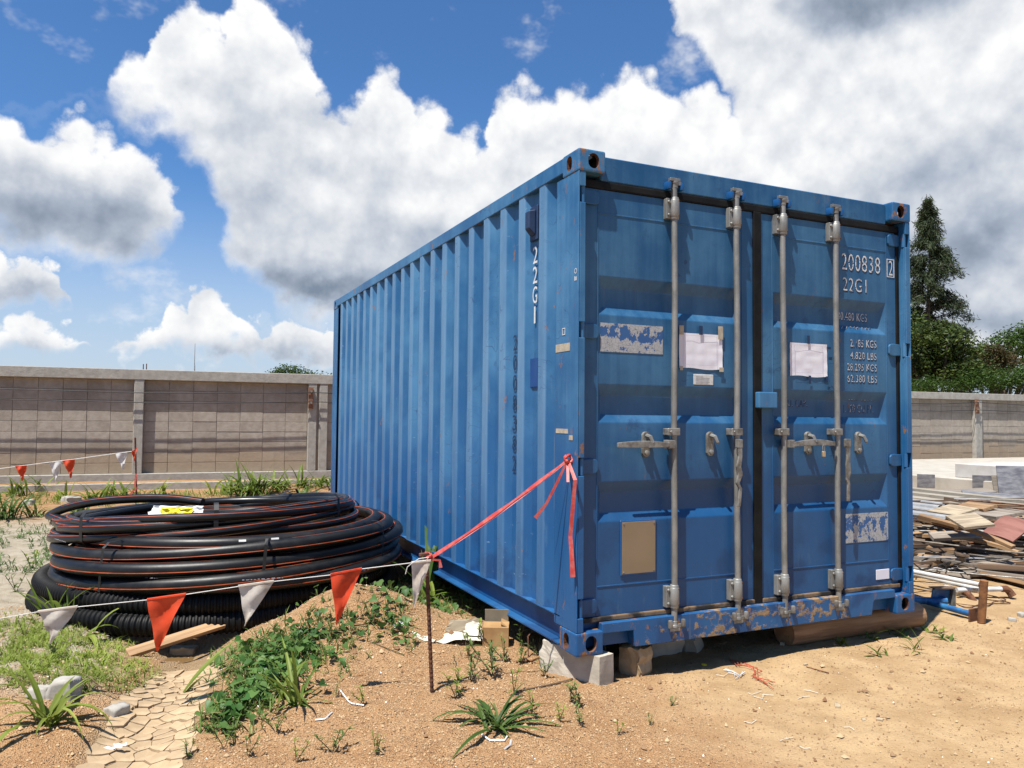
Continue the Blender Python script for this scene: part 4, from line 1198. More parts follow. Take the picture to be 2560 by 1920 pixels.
# upper coil, 63 mm pipe, leaning to the left
c2 = (-1.50, 3.25, 0)
up = thing('pipe_coil', 'smaller upper coil of black pipe with a loose open end', 'pipe coil', (c2[0], c2[1], 0.55))
pts2, outs2 = coil_path(c2, 6.10, [1.11, 1.105, 1.08, 1.02, 1.09, 1.04, 0.97, 0.90], [0.505, 0.515, 0.570, 0.580, 0.615, 0.620, 0.61, 0.60], 2.6, (0.040, -0.060), 0.055, 9)
tailp = [at_depth(118, 1292, 6.05), at_depth(160, 1272, 5.95), at_depth(230, 1256, 5.85), at_depth(330, 1247, 5.75), at_depth(430, 1247, 5.68), at_depth(507, 1256, 5.64)]
for i in range(len(tailp) - 1):
    for s_ in range(5):
        q0, q1, q2, q3 = tailp[max(i - 1, 0)], tailp[i], tailp[i + 1], tailp[min(i + 2, len(tailp) - 1)]; t_ = (s_ + 1) / 5
        pts2.append(0.5 * ((2 * q1) + (q2 - q0) * t_ + (2 * q0 - 5 * q1 + 4 * q2 - q3) * t_ * t_ + (3 * q1 - q0 - 3 * q2 + q3) * t_ ** 3)); outs2.append(-Vector((FWD.x, FWD.y, 0)).normalized())
pipe_coil(up, pts2, outs2, 0.032, M['hdpe'], (0.70,))
# dark disc on the pipe end, painted shade in place of a hollow
pe, pd = pts2[-1], (pts2[-1] - pts2[-3]).normalized()
MB().tube([pe - Vector(up.location) + pd * 0.001, pe - Vector(up.location) + pd * 0.003], 0.026, 12).build('dark_end_disc', M['dark'], up)
for phi in (-2.45, -1.62, -0.75, 0.8):
    strap_on(up, c2, phi, 1.125, 0.47 + 0.045 * cos(phi) - .07 * sin(phi), 0.695 + 0.045 * cos(phi) - .07 * sin(phi), 0.030, 0.24)
p, o = near_point(pts2, outs2, 131, 1316); on_pipe(up, p, o, 0.032, 0.1, 0.05, 0.045, M['sticker'], 'sticker')
print_on(up, pts2, outs2, 0.032, [(200, 1322, 7), (240, 1320, 6), (150, 1350, 8), (520, 1300, 9)])

# crumpled yellow and white wrapper tucked into the upper coil
M['yellow'] = simple('yellow_plastic', (0.75, 0.60, 0.01), (0.85, 0.72, 0.03), 8, 0.45)
M['white_plastic'] = simple('white_plastic', (0.70, 0.70, 0.70), (0.82, 0.82, 0.82), 8, 0.5, trans=0.1)
wr = thing('plastic_wrapper', 'crumpled yellow and white plastic wrapper tucked into the upper coil', 'wrapper', at_depth(440, 1282, 5.40))
def crumple(root, name, w, h, mat, seed, off=(0, 0, 0), nx=12, nz=8, amp=0.02):
    vs = []; fs = []
    for j in range(nz + 1):
        for i in range(nx + 1):
            u, v = i / nx - .5, j / nz - .5
            nz_ = vnoise(np.array([u * 7 + seed]), np.array([v * 5]), seed)[0]; n2 = vnoise(np.array([u * 13 + seed]), np.array([v * 11]), seed + 3)[0]
            p = RIGHT * u * w * (1 + .2 * n2) + Vector((0, 0, 1)) * (v * h + 0.012 * n2) - FWD * (amp * (nz_ * 2 + n2)) + FWD * v * h * 0.9
            vs.append(p + Vector(off))
    for j in range(nz):
        for i in range(nx): fs.append((j * (nx + 1) + i, j * (nx + 1) + i + 1, (j + 1) * (nx + 1) + i + 1, (j + 1) * (nx + 1) + i))
    return MB().add(vs, fs).build(name, mat, root)
crumple(wr, 'white_sheet', 0.36, 0.085, M['white_plastic'], 2)
crumple(wr, 'yellow_sheet', 0.22, 0.075, M['yellow'], 6, off=-FWD * 0.03 + RIGHT * 0.01)

# plank on edge below the coils
M['timber'] = wood('sawn_timber', (0.27, 0.155, 0.075), (0.46, 0.29, 0.15), 3, (0.5, 14, 14), rnd=0.3)
M['timber_grey'] = wood('weathered_timber', (0.20, 0.165, 0.13), (0.34, 0.29, 0.235), 3, (0.5, 12, 12), rnd=0.28)
M['timber_dark'] = wood('dark_timber', (0.085, 0.055, 0.036), (0.19, 0.12, 0.072), 3, (0.5, 12, 12), rnd=0.30)
M['timber_pale'] = wood('pale_plywood', (0.26, 0.205, 0.14), (0.47, 0.385, 0.265), 3, (1.5, 14, 14), rnd=0.18)
def board(name, a, b, w, th, mat, roll=0.0, bend=0.0, n=6, parent=None):
    """plank between two points; bend bows it, roll turns it about its length"""
    a, b = Vector(a), Vector(b); L = (b - a).length
    vs = []; fs = []
    for i in range(n + 1):
        q = i / n - .5
        zc = bend * (0.25 - q * q) * 4
        for yy, zz in ((-w / 2, -th / 2), (w / 2, -th / 2), (w / 2, th / 2), (-w / 2, th / 2)):
            vs.append((q * L + (0.01 * (yy / w) if i in (0, n) else 0), yy, zz + zc))
    for i in range(n):
        for k in range(4): fs.append((i * 4 + k, i * 4 + (k + 1) % 4, i * 4 + 4 + (k + 1) % 4, i * 4 + 4 + k))
    fs += [(3, 2, 1, 0), (n * 4, n * 4 + 1, n * 4 + 2, n * 4 + 3)]
    o = MB().add(vs, fs).build(name, mat, parent)
    o.matrix_world = frame((a + b) / 2, b - a, (0, 0, 1)) @ rot('X', roll)
    return o
a = hit(318, 1640); b = on_z(590, 1548, 0.05)
tag(board('timber_plank', a + Vector((0, 0, 0.012)), b, 0.075, 0.022, M['timber'], 0.35), 'narrow wooden plank sloping into the hollow below the pipe coils', 'plank')

# ------------------------------------------------------------------ stakes, bunting, tape
M['rebar'] = simple('rusty_rebar', (0.060, 0.022, 0.012), (0.16, 0.062, 0.028), 40, 0.9, 0.8, 120)
def rebar(name, label, base, top, r=0.009, deep=0.12):
    base, top = Vector(base), Vector(top)
    o = thing(name, label, 'stake', base, 0, 'rusty rebar stakes')
    d = top - base; n = int(d.length / 0.011)
    path = [d.normalized() * -deep] + [d * (k / n) for k in range(n + 1)]
    rs = [r] + [r * (1.14 if k % 2 else 0.92) for k in range(n + 1)]
    MB().tube(path, rs, 8).build('bar', M['rebar'], o)
    return o
sb = hit(1080, 1732); st = sb + Vector((-0.012, 0.015, 0.0)); st.z = sb.z
dd = (sb - CAM).dot(FWD)
top1 = at_depth(1066, 1384, dd + 0.02)
stake1 = rebar('rebar_stake', 'rusty rebar stake with the red tape tied to its top', sb, top1)
MB().box(-0.035, 0.012, -0.010, 0.010, -0.012, 0.004, trn(*(top1 - sb))).build('bent_tip', M['rebar'], stake1, bevel=0.003)
sb2 = hit(341, 1243); d2 = (sb2 - CAM).dot(FWD)
top2 = at_depth(338, 1094, d2)
stake2 = rebar('rebar_stake', 'far rusty rebar stake by the block wall behind the coils', sb2, top2, 0.014)

M['flag_red'] = simple('orange_red_flag', (0.90, 0.085, 0.022), (0.98, 0.12, 0.035), 9, 0.55, 0.3, 40, trans=0.35)
M['flag_red_dirty'] = simple('soiled_orange_flag', (0.90, 0.085, 0.022), (0.55, 0.06, 0.02), 14, 0.6, 0.3, 40, trans=0.35, lo=.5, hi=.7)
M['flag_white'] = simple('white_flag', (0.85, 0.85, 0.85), (0.95, 0.95, 0.95), 9, 0.6, 0.3, 40, trans=0.4)
M['flag_soiled'] = simple('soiled_white_flag', (0.90, 0.82, 0.72), (0.55, 0.45, 0.34), 9, 0.7, 0.5, 30, trans=0.45, lo=.45, hi=.75)
M['string'] = simple('white_string', (0.66, 0.65, 0.60), (0.75, 0.74, 0.70), 30, 0.8)
M['tape_red'] = simple('red_plastic_tape', (0.88, 0.10, 0.085), (0.98, 0.24, 0.20), 25, 0.45, trans=0.35, stretch=(1, 1, 1))
def flag(parent, A, B, C, mat, seed, fold=0.012, label=None, ragged=0.0):
    """pennant hanging from A-B with its tip at C"""
    A, B, C = Vector(A), Vector(B), Vector(C); n = 9; vs = []; fs = []; idx = {}
    nr = (B - A).cross(C - A).normalized()
    rr = random.Random(seed)
    for j in range(n + 1):
        v = j / n
        for i in range(n - j + 1 if j < n else 1):
            pass
    rows = []
    m = 8
    for j in range(n + 1):
        v = j / n; row = []
        a = A.lerp(C, v); b = B.lerp(C, v)
        for i in range(m + 1):
            u = i / m
            p = a.lerp(b, u)
            ph = seed * 1.3
            p = p + nr * (fold * (sin(u * 7 * (1 - v * .5) + ph + v * 2.0) * (1 - v * .3) + .7 * sin(v * 8 + u * 4 + ph)) * min(1, v * 3 + .1))
            if ragged and j > n * .55: p = p + Vector((rr.uniform(-1, 1) * ragged, 0, rr.uniform(-1, 1) * ragged))
            row.append(len(vs)); vs.append(p - Vector(parent.location))
        rows.append(row)
    for j in range(n):
        for i in range(m): fs.append((rows[j][i], rows[j][i + 1], rows[j + 1][i + 1], rows[j + 1][i]))
    o = MB().add(vs, fs).build('flag', mat, parent, smooth=True)
    hem = MB().tube([A + (B - A) * (k / 4) - Vector(parent.location) + Vector((0, 0, 0.002)) for k in range(5)], 0.006, 5).build('hem', mat, parent)
    if label: o['label'] = label
    return o
def bunt(px, py, D): return at_depth(px * K, py * K, D)
nb = thing('bunting_line', 'near string of orange and soiled white pennants tied to the stake', 'bunting', top1 - Vector((0, 0, 0.05)))
Dn = dd - 0.02
def Dnear(px): return Dn - 0.00010 * (920 - px)
line = [(-260, 1362), (0, 1336), (80, 1322), (168, 1311), (318, 1296), (402, 1284), (515, 1267), (592, 1256), (714, 1242), (782, 1229), (888, 1216), (921, 1210)]
MB().tube([bunt(x, y, Dnear(x)) - Vector(nb.location) for x, y in line], 0.0022, 6).build('string', M['string'], nb)
for (ax, ay), (bx_, by), (cx, cy), mt, lb, rg in [((82, 1322), (168, 1311), (112, 1388), 'flag_soiled', 'torn soiled white pennant', 0.006), ((318, 1296), (402, 1284), (340, 1408), 'flag_red', 'bright orange pennant', 0),
        ((515, 1267), (592, 1256), (529, 1352), 'flag_soiled', 'soiled white pennant', 0), ((714, 1242), (782, 1229), (728, 1350), 'flag_red_dirty', 'stained orange pennant', 0), ((889, 1216), (931, 1212), (893, 1316), 'flag_soiled', 'white pennant hanging at the stake', 0)]:
    flag(nb, bunt(ax, ay, Dnear(ax)), bunt(bx_, by, Dnear(bx_)), bunt(cx, cy, Dnear(cx)), M[mt], ax * .01, 0.012, lb, rg)
tl = [bunt(921, 1210, Dn - .015), bunt(926, 1204, Dn - .03), bunt(905, 1207, Dn - .04), bunt(890, 1217, Dn - .05), bunt(880, 1225, Dn - .05), bunt(876, 1240, Dn - .05)]
MB().tube([p - Vector(nb.location) for p in tl], 0.0022, 5).build('string_tail', M['string'], nb)
fb = thing('bunting_line', 'far string of orange and white pennants leading to the far stake', 'bunting', at_depth(338, 1128, d2))
def z6(x, y): return (x / 3.16, 1080 + y / 3.16)
MB().tube([at_depth(*z6(x, y), d2 - .0004 * (1070 - x)) - Vector(fb.location) for x, y in [(-900, 400), (0, 290), (120, 274), (385, 240), (600, 214), (910, 170), (1072, 150)]], 0.007, 5).build('string', M['string'], fb)
for A, B, C, mt in [((120, 274), (212, 266), (177, 385), 'flag_red'), ((385, 240), (491, 231), (438, 400), 'flag_white'), ((494, 230), (592, 218), (560, 362), 'flag_red'), ((910, 170), (1006, 160), (974, 298), 'flag_white'), ((1038, 158), (1083, 130), (1070, 248), 'flag_red')]:
    flag(fb, *[at_depth(*z6(*q), d2 - .0004 * (1070 - q[0]) - .01) for q in (A, B, C)], M[mt], A[0] * .013, 0.03)
lo_t = MB().ribbon([at_depth(*z6(x, y), d2 - .03) - sb2 for x, y in [(1075, 330), (1066, 420), (1074, 450), (1040, 475), (1030, 505)]], 0.03, -FWD)
tag(lo_t.build('tape_scrap', M['tape_red'], stake2), None, None)

# red tape between the stake and the hinge of the container
tie = Vector((-0.012, 0.075, CZ + 0.985))
tp = thing('red_tape', 'red plastic tape stretched from the stake to the container hinge', 'tape', tie)
s0 = top1 + Vector((0.01, 0, -0.028))
def sag(a, b, s, n=14): return [a.lerp(b, k / n) - Vector((0, 0, s * 4 * (k / n) * (1 - k / n))) for k in range(n + 1)]
MB().ribbon([p - tie for p in sag(s0, tie, 0.012)], [0.013 + 0.005 * sin(k * 1.3) for k in range(15)], (-0.45, -0.85, 0.25)).build('stretched_strip', M['tape_red'], tp)
MB().ribbon([p - tie + Vector((0, 0, -.004)) for p in sag(s0, tie, 0.020)], 0.009, (-0.45, -0.75, 0.5)).build('stretched_strip', M['tape_red'], tp)
e1 = on_x(1338, 1295, -0.12)
MB().ribbon([p - tie for p in [tie, tie.lerp(e1, .3) + Vector((0, 0, -.02)), tie.lerp(e1, .65) + Vector((0, 0, -.03)), e1]], [0.010, .014, .014, .02], (-0.5, -0.86, 0.1)).build('loose_end', M['tape_red'], tp)
e2 = on_x(1432, 1443, -0.02)
pth = [tie, on_x(1438, 1200, -0.03), on_x(1432, 1270, -0.03), on_x(1426, 1340, -0.03), on_x(1430, 1400, -0.025), e2]
MB().ribbon([p - tie for p in pth], [0.014, .018, .020, .020, .022, .026], (-0.5, -0.86, 0.0)).build('hanging_end', M['tape_red'], tp)
e3 = on_x(1420, 1205, -0.05)
MB().ribbon([p - tie for p in [tie, tie.lerp(e3, .5), e3]], 0.014, (-0.5, -0.86, 0.1)).build('short_end', M['tape_red'], tp)
kn = MB()
for k in range(3):
    an = k * 2.1
    kn.tube([tie - tie + Vector((0.02 * cos(an + q), -0.012 + 0.01 * sin(q * 2 + k), 0.018 * sin(an + q) + .006)) for q in np.linspace(0, 4.5, 9)], 0.0075, 6)
kn.build('knot', M['tape_red'], tp, smooth=True)
k2 = MB().tube([s0 - tie + Vector((0.013 * cos(q), 0.013 * sin(q), -0.004 + 0.004 * q)) for q in np.linspace(0, 9, 20)], 0.006, 6)
k2.build('knot', M['tape_red'], tp, smooth=True)
MB().ribbon([s0 - tie + Vector((0.012, -0.01, 0)), s0 - tie + Vector((0.05, -0.02, -0.004)), s0 - tie + Vector((0.056, -0.02, -0.04))], [0.01, .012, .018], (-0.5, -0.86, 0.1)).build('short_end', M['tape_red'], tp)

# ------------------------------------------------------------------ boxes and litter by the container
M['card_white'] = simple('white_card', (0.62, 0.57, 0.46), (0.74, 0.70, 0.60), 9, 0.85, 0.4, 20)
M['card'] = simple('brown_card', (0.36, 0.20, 0.075), (0.46, 0.28, 0.12), 8, 0.85, 0.3, 20)
M['card_dull'] = simple('grey_brown_card', (0.30, 0.24, 0.16), (0.38, 0.31, 0.21), 8, 0.85, 0.3, 20)
p = hit(1240, 1608)
bb = thing('cardboard_box', 'small brown cardboard box with open flaps against the container rail', 'box', p, -0.45)
W_, D_, H_ = 0.150, 0.14, 0.105
for x0, x1, y0, y1 in ((-W_ / 2, W_ / 2, -D_ / 2, -D_ / 2 + .004), (-W_ / 2, W_ / 2, D_ / 2 - .004, D_ / 2), (-W_ / 2, -W_ / 2 + .004, -D_ / 2 + .0045, D_ / 2 - .0045), (W_ / 2 - .004, W_ / 2, -D_ / 2 + .0045, D_ / 2 - .0045)):
    MB().box(x0, x1, y0, y1, -0.02, H_).build('side', M['card'], bb)
MB().box(-W_ / 2 + .005, W_ / 2 - .005, -D_ / 2 + .005, D_ / 2 - .005, -0.01, 0.06).build('dark_fill', M['dark'], bb)  # near-black block that stands in for the shade inside the box
MB().box(-0.07, 0.075, -0.001, 0.003, 0, 0.07, trn(0.0, -D_ / 2, H_) @ rot('X', -1.3)).build('flap', M['card'], bb)
MB().box(-0.06, 0.07, -0.001, 0.003, 0, 0.05, trn(0, 0, H_) @ rot('Z', pi / 2) @ trn(0, -W_ / 2, 0) @ rot('X', -1.15)).build('flap', M['card'], bb)
MB().box(-0.07, 0.07, -0.001, 0.003, 0, 0.075, trn(0.0, D_ / 2, H_) @ rot('X', 0.1)).build('flap', M['card_dull'], bb)
p = hit(1135, 1600)
wb = thing('torn_carton', 'torn open white cardboard carton lying flattened on the sand', 'box', p, -0.35)
def sheetgrid(root, name, pts4, mat, amp=0.01, seed=0, n=8):
    a, b, c, d = [Vector(q) for q in pts4]; vs = []; fs = []
    rr = random.Random(seed)
    for j in range(n + 1):
        for i in range(n + 1):
            u, v = i / n, j / n
            q = a.lerp(b, u).lerp(d.lerp(c, u), v)
            q += Vector((0, 0, amp * 2 * vnoise(np.array([u * 4 + seed]), np.array([v * 4]), seed)[0]))
            if i in (0, n) or j in (0, n): q += Vector((rr.uniform(-1, 1), rr.uniform(-1, 1), 0)) * amp * .7
            vs.append(q)
    for j in range(n):
        for i in range(n): fs.append((j * (n + 1) + i, j * (n + 1) + i + 1, (j + 1) * (n + 1) + i + 1, (j + 1) * (n + 1) + i))
    o = MB().add(vs, fs).build(name, mat, root)
    return o
sheetgrid(wb, 'base_panel', [(-.13, -.09, .012), (.16, -.08, .02), (.17, .08, .025), (-.06, .09, .02)], M['card_white'], .014, 1)
sheetgrid(wb, 'back_panel', [(-.06, .095, .02), (.17, .085, .025), (.165, .10, .10), (-.02, .11, .085)], M['card_dull'], .008, 2)
sheetgrid(wb, 'side_panel', [(.165, -.09, .01), (.18, .08, .02), (.19, .085, .07), (.15, -.06, .05)], M['card_white'], .008, 3)
sheetgrid(wb, 'torn_flap', [(-.30, .02, .035), (-.12, -.10, .012), (-.10, -.05, .012), (-.27, .09, .045)], M['card_white'], .012, 4)
sheetgrid(wb, 'lifted_flap', [(.05, -.03, .03), (.17, -.05, .03), (.15, .05, .095), (.07, .03, .085)], M['card_white'], .01, 5)

# ------------------------------------------------------------------ block wall, kerb, cables
def wall_material(name, c1, c2, rnd, stain=True):
    m, t, b = material(name)
    geo = t.n('ShaderNodeNewGeometry'); P = geo.outputs['Position']
    x, y, z = t.xyz(P)
    oi = t.n('ShaderNodeObjectInfo')
    n1 = t.noise(P, 1.1, 5, 0.6); n2 = t.noise(P, 9.0, 6, 0.65)
    col = t.mix(t.ss(n2, 0.3, 0.7), c1, c2)
    col = t.mix(1.0, col, t.comb(*[t.m('MULTIPLY_ADD', oi.outputs['Random'], 2 * rnd, 1 - rnd)] * 3), 'MULTIPLY')
    if stain:
        wav = t.m('MULTIPLY', t.m('SUBTRACT', t.noise(t.vm('MULTIPLY', P, (1, 1, 0.2)), 1.3, 5, 0.6), 0.5), 0.75)
        zz = t.m('ADD', z, wav)
        soil = t.ss(zz, 0.42, 0.95, 1, 0)
        col = t.mix(t.m('MULTIPLY', soil, 0.7), col, (0.32, 0.235, 0.15))
        band = t.m('MULTIPLY', t.ss(zz, 0.60, 0.68), t.ss(zz, 0.68, 0.92, 1, 0))
        col = t.mix(t.m('MULTIPLY', band, 0.34), col, (0.15, 0.125, 0.10))
        cap_shade = t.m('MULTIPLY', t.ss(t.m('ADD', z, wav), 1.15, 1.75), t.ss(n1, 0.35, 0.6))  # shadow of the cap painted into the upper wall colour, in patches
        col = t.mix(t.m('MULTIPLY', cap_shade, 0.4), col, (0.15, 0.125, 0.10))
    streak = t.ss(t.noise(t.vm('MULTIPLY', P, (5, 5, 0.5)), 1.0, 4, 0.6), 0.55, 0.75)
    col = t.mix(t.m('MULTIPLY', streak, 0.3), col, (0.17, 0.145, 0.115))
    t.put(b.inputs['Base Color'], col); b.inputs['Roughness'].default_value = 0.92
    b.inputs['Specular IOR Level'].default_value = 0.2
    bumped(t, b, t.m('ADD', n2, t.m('MULTIPLY', t.noise(P, 60, 4), 0.5)), 0.5, 0.012)
    return m
M['block'] = wall_material('hollow_block', (0.295, 0.252, 0.205), (0.365, 0.322, 0.270), 0.08)
M['mortar'] = wall_material('mortar', (0.25, 0.215, 0.175), (0.30, 0.262, 0.217), 0.0)
M['render'] = wall_material('cast_concrete', (0.275, 0.255, 0.222), (0.36, 0.34, 0.30), 0.04, False)
WX, WY = -2.0, 13.0
wall = thing('boundary_wall', 'long grey concrete block wall with posts and a cast cap', 'wall', (WX, WY, 0), atan2(-0.04, 1))
WINV = None
POSTS = [(-8.9 + 0.0, .16), (-5.55, .16), (-2.22, .17), (0.99, .17), (1.21, .17), (4.4, .17), (7.6, .17), (10.8, .17), (14.0, .17), (17.2, .17), (20.4, .28), (23.6, .17), (26.8, .17), (30.0, .17)]
POSTS = [(p_ - WX, w) for p_, w in POSTS]
BF, TOPZ, CAPZ, BASEZ = -0.12, 2.20, 2.005, 0.235
MB().box(POSTS[0][0], POSTS[-1][0], BF - 0.01, 0.10, CAPZ, TOPZ).build('cap_beam', M['render'], wall, bevel=0.008)
MB().box(POSTS[0][0], POSTS[-1][0], BF - 0.012, 0.10, -0.2, BASEZ).build('base_beam', M['render'], wall, bevel=0.008)
pm = {}
for px_, w in POSTS:
    if w not in pm: pm[w] = MB().box(-w / 2, w / 2, BF, 0.09, BASEZ - 0.002, CAPZ + 0.002).mesh('post', M['render'], bevel=0.01)
    link('post', pm[w], wall, trn(px_, 0, 0))
BW, BH = 0.4135, (CAPZ - BASEZ) / 9
block_mesh = MB().box(0.004, BW - 0.004, 0, 0.07, 0.004, BH - 0.004).mesh('block', M['block'], bevel=0.003)
count = 0; rest = MB()
def px_of(p):
    q = Vector(p) - CAM; d = q.dot(FWD); return 1280 + FPX * q.dot(RIGHT) / d
for (a, wa), (b_, wb_) in zip(POSTS[:-1], POSTS[1:]):
    x0, x1 = a + wa / 2, b_ - wb_ / 2
    if x1 - x0 < 0.2:
        MB().box(x0, x1, BF + 0.04, 0.08, BASEZ, CAPZ).build('joint_fill', M['mortar'], wall); continue
    MB().box(x0, x1, 0.012, 0.085, BASEZ, CAPZ).build('mortar_bed', M['mortar'], wall)
    hidden = (x0 + WX > 4.5 and x1 + WX < 17.3)
    n = max(1, round((x1 - x0) / BW)); sc = (x1 - x0) / (n * BW)
    for i in range(n):
        for j in range(9):
            X0 = x0 + i * BW * sc
            u = px_of((WX + X0 + 0.2, WY - 0.04 * (X0), 1.0)); u2 = px_of((WX + X0, WY - 0.04 * X0, 1.0))
            seen = (-60 < u < 830 or 2270 < u < 2600)
            jx, jz, jy = U(-.002, .002), U(-.0015, .0015), U(0, .006)
            if seen and count < 298:
                link('block', block_mesh, wall, trn(X0 + jx, jy, BASEZ + j * BH + jz) @ Matrix.Diagonal((sc, 1, 1, 1))); count += 1
            else:
                rest.box(X0 + 0.005, X0 + BW * sc - 0.005, jy, jy + 0.07, BASEZ + j * BH + 0.005, BASEZ + (j + 1) * BH - 0.005)
ro = rest.build('block_rows', M['block'], wall); ro['kind'] = 'stuff'
kb = MB().box(-25, 11.0, -1.02, -0.90, -0.15, 0.128).build('kerb', M['render'], None, bevel=0.006)
kb.location = (WX, WY, 0); kb.rotation_euler = (0, 0, atan2(-0.04, 1)); tag(kb, 'low concrete kerb running along the foot of the block wall', 'kerb')
M['cable'] = simple('black_cable', (0.010, 0.010, 0.010), (0.020, 0.019, 0.018), 5, 0.6)
def wall_pt(px, py, off):
    d = ray(px, py); # plane y = WY - 0.04 (x - WX) + off
    tt = (WY + off + 0.04 * (WX - CAM.x) - CAM.y) / (d.y + 0.04 * d.x)
    return CAM + d * tt
for lab, pts_l, pts_r in (('upper black cable strung along the block wall', [(-140, 970), (0, 972), (150, 976), (340, 982), (600, 983), (776, 981), (830, 983)], [(2279, 1009), (2354, 1010), (2447, 1006), (2560, 1013), (2700, 1016)]),
                          ('lower black cable strung along the block wall', [(-140, 994), (0, 998), (340, 1006), (500, 1008.5), (776, 1004), (830, 1006)], [(2279, 1027), (2354, 1028), (2447, 1025), (2560, 1030), (2700, 1032)])):
    P1 = [wall_pt(x, y, -0.20) for x, y in pts_l]; P2 = [wall_pt(x, y, -0.20) for x, y in pts_r]
    mid = [P1[-1].lerp(P2[0], q) for q in (.25, .5, .75)]
    c = MB().tube([p - P1[0] for p in P1 + mid + P2], 0.009, 6).build('cable', M['cable']); c.location = P1[0]
    tag(c, lab, 'cable', 'cables on the block wall')
for lab, x, y0, y1, wd in (('rusty wooden cable bracket on the double post of the left wall', 777, 968, 1022, .09), ('reddish cable bracket on the right wall post', 2443, 998, 1034, .13)):
    a = wall_pt(x, y0, -0.16); b_ = wall_pt(x, y1, -0.16); cen = wall_pt(x, (y0 + y1) / 2, -0.16)
    t_ = thing('cable_bracket', lab, 'bracket', cen, wall.rotation_euler.z, 'cable brackets')
    hh = a.z - b_.z
    MB().box(-wd / 2, wd / 2, -0.02, 0.035, -hh / 2, hh / 2).build('backboard', simple('bracket_wood', (0.20, 0.085, 0.045), (0.30, 0.15, 0.085), 12, 0.85), t_, bevel=0.004)
    for q in (0.3, -0.22):
        MB().tube([(0, -0.02, q * hh), (0, -0.075, q * hh)], 0.022, 8).build('insulator', M['galv'], t_)

# stub bars on the cap and a distant mast
for i, (x, y) in enumerate(((358, 918), (366, 917))):
    a = wall_pt(x, 927, 0.0); h_ = wall_pt(x, y, 0.0).z - TOPZ
    o = MB().tube([(0, 0, -0.05), (0, 0, h_ + 0.06)], 0.010, 6).build('rebar_stub', M['rebar']); o.location = (a.x, a.y, TOPZ)
    tag(o, ('left' if i == 0 else 'right') + ' of the two short rebar stubs on the wall cap', 'rebar', 'rebar stubs on the wall cap')
mb_ = at_depth(483, 1036, 60); mt_ = at_depth(483, 858, 60)
ms = thing('radio_mast', 'thin distant mast rising above the left wall', 'mast', (mb_.x, mb_.y, Hs(mb_.x, mb_.y)))
MB().tube([(0, 0, 0), (0, 0, (mt_.z - ms.location.z) * .6), (0, 0, mt_.z - ms.location.z)], [0.05, 0.035, 0.015], 6).build('pole', M['galv_dark'], ms)
MB().tube([(0.09, 0, 0), (0.05, 0, (mt_.z - ms.location.z) * .75)], 0.008, 4).build('stay', M['galv_dark'], ms)

# ------------------------------------------------------------------ slab, plinth and beams at the right
M['screed'] = simple('pale_screed', (0.44, 0.40, 0.33), (0.53, 0.49, 0.42), 3, 0.9, 0.2, 20, coord='Object')
M['plinth'] = simple('white_plinth', (0.50, 0.47, 0.43), (0.60, 0.57, 0.53), 3, 0.9, 0.2, 20)
M['beam'] = simple('precast_concrete', (0.30, 0.265, 0.205), (0.39, 0.35, 0.28), 4, 0.9, 0.3, 30)
sl = MB().box(0, 22, -6.2, 4.2, -0.3, 0.30).build('concrete_slab', M['screed'], None, bevel=0.01); sl.location = (11.68, 7.5, 0)
struct(sl)
pn = MB().box(0, 5.0, -4.5, 0, 0.0, 0.262).build('concrete_plinth', M['plinth'], None, bevel=0.01); pn.location = (12.0, 6.68, 0.302)
tag(pn, 'long low white concrete plinth standing on the slab', 'plinth')
def beam(lab, a, b_, w, h, mt='beam'):
    o = board('concrete_beam', a, b_, w, h, M[mt], 0.0, 0.0, 1); return tag(o, lab, 'beam', 'precast beams in front of the slab')
beam('back concrete beam lying nearest to the slab', (10.42, 9.5, 0.10), (9.80, 2.2, 0.10), 0.22, 0.20)
beam('middle concrete beam in the row before the slab', (10.05, 9.4, 0.085), (9.42, 2.2, 0.085), 0.25, 0.17)
beam('front concrete beam in the row before the slab', (9.55, 9.2, 0.075), (8.9, 2.0, 0.075), 0.28, 0.15)

# ------------------------------------------------------------------ scrap timber heap
M['ply_red'] = wood('red_brown_board', (0.22, 0.085, 0.065), (0.31, 0.135, 0.105), 3, (1, 5, 5))
M['pipe_grey'] = simple('grey_pvc', (0.33, 0.34, 0.35), (0.47, 0.48, 0.49), 6, 0.5, spec=0.4)
M['pipe_white'] = simple('white_conduit', (0.55, 0.55, 0.53), (0.68, 0.68, 0.66), 12, 0.45)
def pz(px, py, z): return on_z(px, py, z)
def heap(px): return 0.0
def seen_board(name, lab, A, zA, B, zB, w, th, mt, roll=0.0, bend=0.0, group='boards in the timber heap', cat='plank'):
    """board between two photograph pixels with the heights they have in the heap"""
    o = board(name, pz(*A, zA), pz(*B, zB), w, th, M[mt], roll, bend)
    return tag(o, lab, cat, group)
def z7(x, y): return (2240 + x / 5.722, 1150 + y / 5.722)
